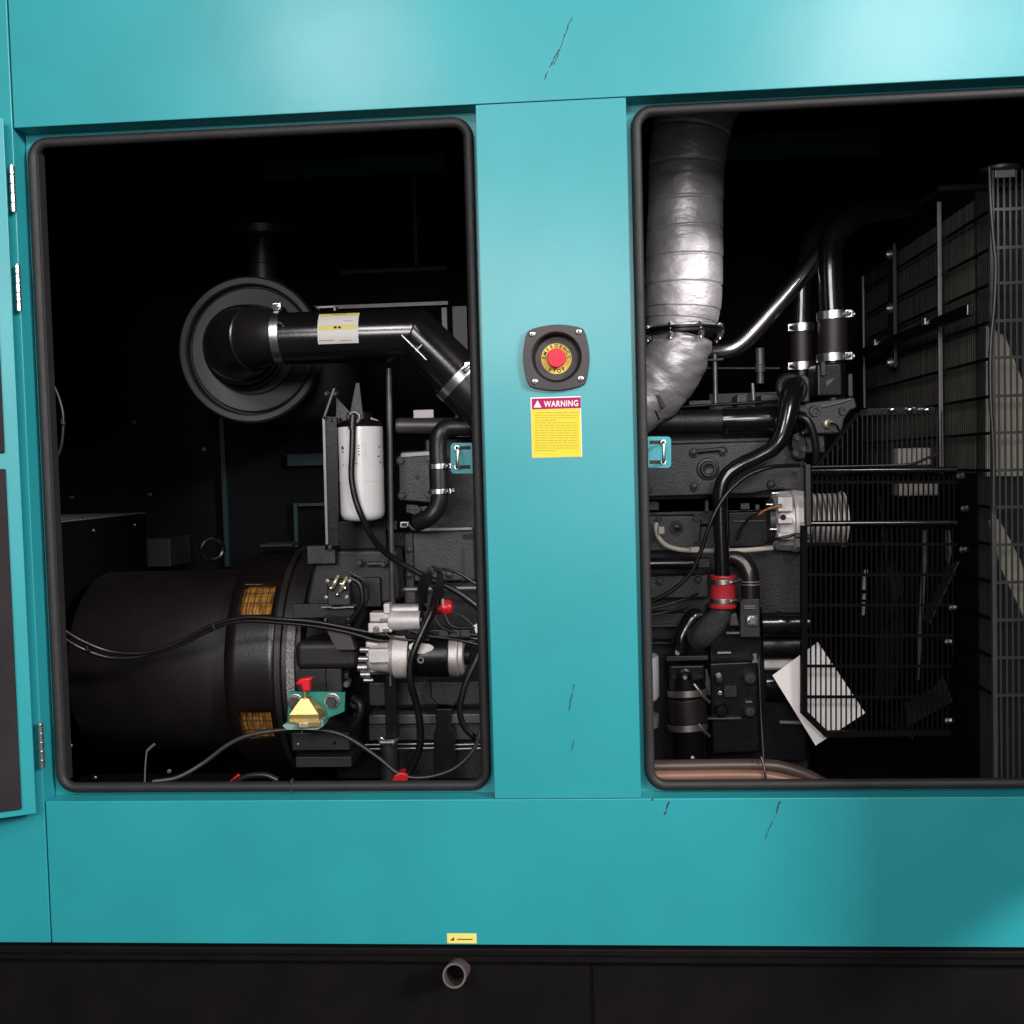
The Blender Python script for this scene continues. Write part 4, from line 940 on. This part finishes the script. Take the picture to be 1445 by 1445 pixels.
for x,y,r in ((1150,580,8.5),(1189,580,6)):
    MB().lathe(P(x,y,.4795),TOCAM,[(0,r*U(.48)),(.005,r*.9*U(.48)),(.005,r*.5*U(.48)),(.002,r*.45*U(.48)),(.002,0)],24).build('bolt_well','cast',tp)
se = MB().lathe(P(1166,598,.479),(.35,-1,0),[(0,6.5*U(.48)),(.008,6*U(.48)),(.010,3.4*U(.48)),(.02,3*U(.48)),(.021,0)],16).build('temperature_sensor','brass_dull',tp)
MB().tubep([(1172,597,.455),(1180,600,.46),(1186,612,.47),(1188,625,.48),(1180,640,.49)],1.6,8).build('sensor_lead','hose',tp)
MB().boxp(1135,613,1165,640,.50,.55).build('pump_cover','cast',en,.004)
MB().tubep([(1128,588,.46),(1138,592,.455),(1146,606,.455),(1151,630,.46),(1152,655,.47)],5.5,14).build('bypass_hose','hose',en)

# ---- diagonal pipe
dg_ = thing('charge_pipe','slim glossy black pipe slanting up from the exhaust flange to the coolant couplings','pipe',P(1030,495,.58))
MB().tubep([(985,497,.60),(1020,495,.585),(1040,489,.58),(1058,474,.58),(1078,452,.58),(1102,424,.58),(1128,393,.585),(1160,355,.60)],12.5,28,10).build('pipe','steel_dark',dg_)

# ---- belt driven alternator
ca = thing('charging_alternator','small silver belt driven alternator half hidden by the slotted guard','alternator',P(1130,780,.5))
yq = .52; zq = P(1120,736,yq-.05).z; uq = U(yq-.05)
def cx_(x): return P(x,736,yq-.05).x
def clathe(x0, prof, m, name, seg=40, parent=ca, bev=.001): return MB().lathe(Vector((cx_(x0),yq,zq)),XP,[((cx_(x)-cx_(x0)),r*uq) for x,r in prof],seg).build(name,m,parent,bev,ang=25)
clathe(1096,[(1096,36),(1100,42),(1121,43.5)],'aluw','rear_housing',14)
clathe(1121.6,[(1121.6,44.5),(1126,46),(1138,44),(1146,38)],'aluw','front_housing',14)
clathe(1088,[(1088,30),(1096,32)],'plastic_dark','rear_cover',24)
for x0,y0,x1,y1,m in ((1098,701,1119,722,'aluw'),(1098,731,1119,739,'aluw'),(1098,752,1120,762,'aluw')): MB().boxp(x0,y0,x1,y1,yq-.078,yq-.055).build('housing_lug',m,ca,.002)
for x,y,r in ((1101,713,2.4),(1105,730,4)): MB().lathe(P(x,y,yq-.0782),TOCAM,[(0,r*uq),(.0006,r*uq)],16).build('hole','matte',ca)
for x,y in ((1089,696),(1081,712),(1086,747),(1096,756)): MB().cyl(P(x,y,.46),P(x+10,y,.46),2*U(.46),seg=10).build('through_bolt','zinc',ca)
MB().tubep([(1070,726,.47),(1082,719,.455),(1096,715,.44),(1104,714,.435)],1.5,8).build('orange_lead','orange_wire',ca)
MB().tubep([(1040,762,.50),(1050,740,.49),(1062,728,.475),(1072,724,.468)],1.8,8).build('lead','hose',ca)
MB().tubep([(1080,766,.45),(1098,760,.43),(1112,757,.425),(1124,754,.425),(1142,756,.43)],2.2,10).build('lead','hose',ca); MB().cyl(P(1122,756,.42),P(1144,758,.42),3.4*U(.42),seg=12).build('lead_sleeve','brown_lit',ca)
# cooling fan and pulley, seen through the guard
for k, x in enumerate((1152,1160,1167,1174,1181,1189)): clathe(x,[(x,36),(x+3.6,38)],'aluw' if k < 5 else 'aluw','fan_disc',40)
clathe(1147,[(1147,22),(1198,22)],'alu','pulley_core',32)
clathe(1195,[(1195,40),(1198,40)],'aluw','pulley_flange',40)

# ---- khaki bent tube on the block
kt = thing('heater_tube','pale khaki bent tube along the block beneath the rocker cover','tube',P(1000,780,.46))
MB().tubep([(926,738,.47),(926,748,.465),(931,761,.46),(943,771,.46),(965,776,.46),(1000,777,.46),(1050,776.5,.46),(1090,773,.47)],3.5,14).build('tube','khaki',kt)
for a,b in (((929,743),(938,754)),((974,772),(988,780))): 
    MB().boxp(a[0],a[1],b[0],b[1],.450,.468).build('tape_wrap','khaki',kt,.002)
lp_ = thing('water_rail','black horizontal water pipe with an elbow behind the red coupling','pipe',P(990,800,.47))
MB().tubep([(880,796,.48),(940,795,.48),(985,795,.48)],8.5,20).build('pipe','gloss',lp_)
MB().tubep([(1024,785,.47),(1040,788,.465),(1052,798,.46),(1058,815,.455),(1059,850,.455)],13,24).build('elbow','brown_gloss',lp_)
for y in (820,824): ringx(1059,y,.455,13.6,2,'post',lp_,ax=(0,0,1))
MB().boxp(985,788,1003,802,.465,.5).build('pipe_lug','castlite',lp_,.003)

# ---- lower rubber hose
rh = thing('lower_coolant_hose','short fat brown black rubber hose held by two slanted clamps, low beside the pillar','coolant hose',P(972,1075,.40))
MB().cyl(P(972,1018,.40),P(968,983,.40),26.5*U(.4),seg=40).build('rubber_sleeve','hose_brown',rh,.003)
MB().boxp(944,938,996,966,.40,.50).build('housing','black',rh,.006); MB().prism([(940,926),(1000,925),(1000,932),(940,934)],.405,.44).build('housing_flange','cast',rh,.002)
MB().cyl(P(968,984,.405),P(967,955,.405),24*U(.4),seg=36).build('housing_neck','black',rh)
pg = MB().lathe(P(966,953,.385),TOCAM,[(0,11*U(.38)),(.006,10.5*U(.38)),(.008,7*U(.38)),(.004,5*U(.38)),(.004,0)],24).build('plug','black',rh); boltp(966,955,.384,3.4,pg,'zinc_dull',.008)
boltp(956,921,.41,3,rh,'zinc',.005)
MB().prism([(991,945),(998,944),(1003,962),(1003,985),(996,975)],.41,.42).build('housing_web','castlite',rh,.002)
for y in (977,1025):
    ringx(970,y,.40,27,9,'zinc_dark',rh,ax=(-.05,.12,1))
    MB().tubep([(979,y-12,.372),(986,y-3,.370),(993,y+6,.372),(1001,y+14,.385)],2.6,10).build('clamp_screw','zinc_dull',rh)
MB().cyl(P(972,1085,.40),P(971,1024,.40),22*U(.4),seg=36).build('lower_pipe','gloss',rh)
boltp(977,1070,.37,3,rh,'zinc_dull',.004)
of = thing('oil_filter','white oil filter canister peeping out beside the door seal, low in the right bay','filter',P(898,990,.42))
MB().lathe(P(898,990,.42),ZP,[(0,24*U(.42)),(.006,30*U(.42)),(.012,32.5*U(.42)),(64*U(.42),32.5*U(.42)),(66*U(.42),31*U(.42)),(67*U(.42),0)],48).build('canister','white',of)
MB().cyl(P(899,1022,.43),P(900,1006,.43),30*U(.43),seg=36).build('filter_cap','cast_pale',of)
for x,y in ((919,930),(920,962)): MB().boxp(x,y,x+4,y+2,.396,.4).build('print','ink',of)

# ---- cables in the right bay
cable('engine_lead','thin black lead looping from the alternator past the coolant pipe to the pillar','cable',
  [[(890,862,.40),(918,850,.39),(950,832,.385),(975,808,.38),(990,775,.375),(1000,745,.37),(1012,718,.368),(1030,692,.37),(1055,671,.38),(1085,660,.39),(1110,657.5,.41),(1128,657,.43)]],3.1)
cable('sensor_lead','pair of thin black wires fanning out beneath the water pipe at the pillar','cable',
  [[(890,865,.41),(930,856,.41),(965,846,.42),(985,838,.44)],[(890,872,.41),(930,866,.41),(970,856,.43)]],2)
cable('bonding_wire','very thin upright wire left of the folded white paper','cable',[[(1071,925,.40),(1072,960,.40),(1074,1010,.40),(1078,1075,.38)]],.9,'post_dark')
tt = thing('copper_pipe','brown and tan pipes tied together along the bottom of the right bay','pipe',P(1000,1100,.12))
MB().tubep([(880,1082,.12),(960,1081,.12),(1040,1080,.12),(1090,1081,.12),(1120,1088,.12),(1146,1098,.12),(1175,1114,.12)],9,20).build('upper_pipe','browntube',tt)
MB().tubep([(880,1096,.105),(960,1095,.105),(1040,1094,.105),(1085,1096,.105),(1130,1106,.105)],8,20).build('lower_pipe','tan',tt)
MB().tubep([(1074,1068,.10),(1077,1078,.095),(1080,1095,.09),(1081,1106,.095)],1.8,8).build('cable_tie','browntube',tt)

# ---- paper behind the guard
pa = MB(); q = [(1090,953),(1154,906),(1221,1006),(1151,1052)]
dd = [.402,.405,.398,.395]
a = [pa.bm.verts.new(P(x,y,d_)) for (x,y),d_ in zip(q,dd)]; b = [pa.bm.verts.new(P(x,y,d_+.0006)) for (x,y),d_ in zip(q,dd)]
pa.bm.faces.new(a); pa.bm.faces.new(b[::-1])
for i in range(4): pa.bm.faces.new((a[i],b[i],b[(i+1)%4],a[(i+1)%4]))
pp = pa.build('paper_sheet','paper',None,smooth=False); tag(pp,'tilted white sheet of paper tucked behind the slotted fan guard','paper')

# ---- slotted fan guard
fg = thing('fan_guard','black slotted sheet metal guard around the fan and belts in the right bay','guard',P(1240,1042,.36))
dG = .362
def slotted(poly, rows, x0, x1, pitch, bar, m='grille', hbar=4.2, d=dG):
    """sheet with upright slots: bars clipped to a polygon in photo pixels, joined by cross bars"""
    mb = MB()
    def xr(y):
        xs = []
        for i in range(len(poly)):
            (ax_,ay),(bx_,by) = poly[i],poly[(i+1)%len(poly)]
            if (ay-y)*(by-y) <= 0 and ay != by: xs.append(ax_+(bx_-ax_)*(y-ay)/(by-ay))
        return (min(xs),max(xs)) if xs else None
    def yr(x):
        ys = []
        for i in range(len(poly)):
            (ax_,ay),(bx_,by) = poly[i],poly[(i+1)%len(poly)]
            if (ax_-x)*(bx_-x) <= 0 and ax_ != bx_: ys.append(ay+(by-ay)*(x-ax_)/(bx_-ax_))
        return (min(ys),max(ys)) if ys else None
    x = x0
    while x < x1:
        r = yr(x)
        if r and r[1]-r[0] > 4: mb.prism([(x-bar/2,r[0]),(x+bar/2,r[0]),(x+bar/2,r[1]),(x-bar/2,r[1])],d,d+.0016)
        x += pitch
    for y in rows:
        r = xr(y)
        if r: mb.prism([(r[0],y-hbar/2),(r[1],y-hbar/2),(r[1],y+hbar/2),(r[0],y+hbar/2)],d-.0003,d+.0019)
    n = len(poly); cxp = sum(p[0] for p in poly)/n; cyp = sum(p[1] for p in poly)/n
    return mb
low = [(1135,742),(1352,742),(1340,1036),(1166,1036),(1135,1006)]
slotted(low,[y for y in (768,811,854,897,940,983.5)],1137,1350,7.15,2.1).build('lower_panel','grille',fg)
fe = MB(); 
fe.prism([(1131,742),(1139.5,742),(1139.5,1004),(1131,1008)],dG-.002,dG+.012); fe.prism([(1131,1008),(1139.5,1004),(1169,1033),(1165,1041)],dG-.002,dG+.012); fe.prism([(1165,1041),(1169,1033),(1342,1030),(1342,1038)],dG-.002,dG+.012)
fe.build('panel_edge','grille',fg)
mid_ = [(1139,668),(1352,668),(1352,736),(1139,736)]
slotted(mid_,[680.5],1146,1352,7.15,2.2).build('middle_panel','grille',fg)
up = [(1212,584),(1332,580),(1332,660),(1150,660)]
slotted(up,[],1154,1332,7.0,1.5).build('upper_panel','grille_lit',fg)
MB().prism([(1210,582),(1214,584),(1152,662),(1147,661)],dG-.002,dG+.01).build('panel_edge','grille',fg)
for y0,y1 in ((660,668.5),(735,743)):
    MB().cyl(P(1136,(y0+y1)/2,dG-.01),P(1350,(y0+y1)/2-1.5,dG-.01),(y1-y0)/2*U(dG),seg=16).build('guard_rail','gloss',fg)
MB().boxp(1137,655,1145,742,dG-.02,dG).build('guard_post','brown',fg,.002)
for x,y in ((1352,672),(1358,718),(1356,776),(1341,858),(1335,906),(1335,1017)):
    b = boltp(x,y,dG-.004,4.2,fg,'zinc',.012,ax=(.75,-.6,.1)); MB().cyl(P(x+4,y,dG-.004),P(x+10,y,dG-.002),1.6*U(dG),seg=8).build('thread','zinc_dull',b)
hg = MB(); hg.boxp(1225,575,1320,585,dG,.42); hg.build('hinge_bar','black',fg,.001)
for x in (1259,1284,1308): MB().ball(P(x,578,dG-.004),3.6*U(dG),(1.4,1,1)).build('hinge_screw','zinc',fg)
for x,y in ((1277,573),(1295,574)): MB().cyl(P(x,y+4,dG-.002),P(x+14,y+3,dG-.002),1.8*U(dG),seg=8).build('hinge_pin','zinc_dull',fg)
MB().tubep([(1145,659,.34),(1240,657,.34),(1285,655,.34),(1305,648,.345),(1325,640,.35)],2.0,10).build('guard_wire','hose',fg)
# fan behind the guard
fn = thing('cooling_fan','dark radiator fan behind the slotted guard','fan',P(1270,860,.7))
fcn = P(1262,835,.72)
MB().lathe(fcn,XP,[(-.03,.03),(-.028,.07),(.03,.07),(.032,.03)],36).build('hub','matte',fn,.002)
for k in range(7):
    a = 2*math.pi*k/7+.3; u_ = Vector((0,math.cos(a),math.sin(a))); v_ = Vector((0,-math.sin(a),math.cos(a))); mb = MB()
    mb.poly([fcn+u_*.06-v_*.03+XP*.02,fcn+u_*.06+v_*.03-XP*.02,fcn+u_*.31+v_*.07-XP*.028,fcn+u_*.33-v_*.05+XP*.028],XP*.004); mb.build('blade','matte',fn,.001)
for y0,y1,x in ((804,812,1223),(814,832,1221),(838,846,1221),(850,868,1219)): MB().prism([(x-3,y0),(x+2,y0),(x+1,y1),(x-4,y1)],.44,.446).build('fan_belt','rubber_pale',fn)
MB().boxp(1264,632,1314,657,.47,.5).build('fan_bracket','cast_pale',fn,.004)
MB().boxp(1266,680,1326,700,.46,.5).build('fan_bracket','cast_pale',fn,.004)

MB().prism([(1303,748),(1310,748),(1304,850),(1297,960),(1293,960),(1298,850)],.45,.455).build('lit_rim_streak','post_dark',fn)  # pale strips stand in for lit streaks on the shroud ring
MB().prism([(1334,748),(1341,748),(1343,780),(1338,800),(1335,790)],.45,.455).build('lit_rim_streak','post_dark',fn)
# ---- radiator with its wire guard
xR = P(1400,430,.26).x; dN, dF = .26, 1.16
zRt = P(1400,236,.26).z; zRb = zBot
rd = thing('radiator','tall radiator wrapped in black wire guards at the right edge','radiator',Vector((xR+.3,.6,zRb)))
MB().wbox(xR+.006,1.3,.347,.352,zRb,zRt-.02).build('front_shade_sheet','matte',rd)  # added black sheet standing for the dark behind the front guard
zRm = P(1396,668,.27).z
MB().wbox(xR+.012,xR+.05,.353,dF,zRm,zRt-.03).build('core','olive',rd)
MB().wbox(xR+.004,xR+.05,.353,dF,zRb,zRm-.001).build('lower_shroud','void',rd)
pitch = .0098; g2 = MB(); y = dN+.02; zz = [P(1400,y_,.26).z for y_ in (296,350,400,453,505,559,611,664,716,769,822,875,928,981)]
while y < dF:
    g2.wbox(xR-.0006,xR+.0001,y-.0005,y+.0005,zRb,zRt-.004); y += pitch
for z in zz: g2.wbox(xR-.002,xR+.001,dN,dF,z-.0028,z+.0028)
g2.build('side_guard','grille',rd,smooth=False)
g3 = MB(); x = xR+.011; 
while x < 1.3:
    g3.wbox(x-.0017,x+.0017,dN-.001,dN+.001,zRb,zRt-.006); x += .0106
for z in zz: g3.wbox(xR+.003,1.3,dN-.0016,dN+.0014,z-.0026,z+.0026)
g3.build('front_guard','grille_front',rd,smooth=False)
MB().wbox(xR-.004,xR+.004,dN-.004,dN+.006,zRb,zRt).build('corner_post','post_dark',rd,.001)
MB().cyl(Vector((xR+.02,dN+.015,zRt-.006)),Vector((xR+.02,dN+.015,zRt+.002)),.034,seg=36).build('corner_cap','plastic',rd,.002)
MB().wbox(xR+.005,xR+.04,dN-.004,dN-.002,zRt-.02,zRt-.006).build('corner_tab','post',rd,.001)
MB().wbox(xR-.007,xR-.0025,1.08,1.085,P(1220,575,1.08).z,P(1220,390,1.08).z).build('guard_post','post',rd)
yS = .80
sp_ = MB().wbox(xR-.012,xR-.004,yS,yS+.045,P(1265,518,yS).z,P(1265,343,yS).z).build('strap_plate','plastic',rd,.001)
for yy in (356,433,510): MB().lathe(Vector((xR-.012,yS+.022,P(1266,yy,yS).z)),-XP,[(0,.012),(.004,.012),(.004,.008),(.010,.007)],12).build('strap_bolt','zinc_dull',sp_)
yM = .505
MB().wbox(xR-.011,xR-.003,yM,yM+.006,P(1328,668,yM).z,P(1328,284,yM).z).build('guard_post','post',rd,.001)
MB().wbox(xR-.03,xR-.016,.30,1.2,P(1328,466,yM).z,P(1328,450,yM).z).build('side_rail','gloss',rd,.003)
for yy in (.52,.88): MB().wbox(xR-.034,xR-.03,yy,yy+.02,P(1328,456,yM).z,P(1328,446,yM).z).build('rail_clip','zinc_dull',rd,.001)
MB().tubep([(1396,236,.24),(1398,290,.24),(1402,340,.24),(1405,375,.24),(1403,430,.24),(1398,490,.24),(1398,560,.24),(1402,640,.24),(1402,720,.24)],2.6,10).build('wire_loom','hose_grey',rd)
MB().cyl(P(1252,291,.70),P(1272,290,.70),2.2*U(.7),seg=10).build('cap_bolt','zinc',rd); MB().wbox(xR-.01,xR+.2,.5,.9,P(1260,292,.7).z-.02,P(1260,296,.7).z).build('top_tank','matte',rd,.005)
cbp = MB().poly([Vector((P(x,y,.34).x,.34,P(x,y,.34).z)) for x,y in ((1392,460),(1418,474),(1436,520),(1452,560),(1475,600),(1500,672),(1500,672),(1392,672))][:-2]+[P(1392,672,.34)],Vector((0,.006,0))).build('lit_patch_board','cream',rd)  # boards cut to the outline of the lit patches
MB().poly([P(1396,735,.34),P(1410,733,.34),P(1440,790,.34),(P(1462,860,.34)),P(1470,930,.34),P(1440,860,.34),P(1412,800,.34)],Vector((0,.006,0))).build('lit_patch_board','cream',rd)
# shroud ring around the fan
MB().lathe(Vector((xR-.02,fcn.y,fcn.z)),XP,[(-.075,.272),(-.078,.262),(-.075,.258),(-.05,.262),(0,.275)],72,cap=False).build('fan_shroud','void',rd)

# ================================================================== LIGHT
def refl(px, py, t=2.0):
    p = P(px,py,0); c = Vector((0,-DIST,0)); v = p-c; v.y = -v.y; return p+v*t
def area(name, loc, target, size, power, col=(1,.97,.95), sy=None):
    l = bpy.data.lights.new(name, 'AREA'); l.energy = power; l.size = size; l.color = col
    if sy: l.shape = 'RECTANGLE'; l.size_y = sy
    o = bpy.data.objects.new(name, l); COL.objects.link(o); o.location = loc
    o.rotation_euler = (Vector(target)-Vector(loc)).to_track_quat('-Z','Y').to_euler(); return o
area('hall_lamp', refl(478,70), (-.2,0,0), .62, 38)
area('hall_lamp', refl(1262,55), (0,0,0), .68, 68)
area('hall_lamp', Vector((4.3,-3.6,2.1)), (.1,0,-.3), 1.0, 500)
area('hall_lamp', Vector((-.45,-3.4,.78)), (0,0,-.1), 2.0, 72, sy=.6)
area('hall_lamp', refl(868,668,1.6), (0,0,0), .4, 4, sy=.7)
w = bpy.data.worlds.new('World'); S.world = w; w.use_nodes = True
w.node_tree.nodes['Background'].inputs['Color'].default_value = (.85,.95,1,1)
w.node_tree.nodes['Background'].inputs['Strength'].default_value = .05
S.view_settings.view_transform = 'Standard'; S.view_settings.look = 'None'; S.view_settings.exposure = 0; S.view_settings.gamma = 1
S.view_settings.use_curve_mapping = False
S.cycles.max_bounces = 6; S.cycles.use_denoising = True
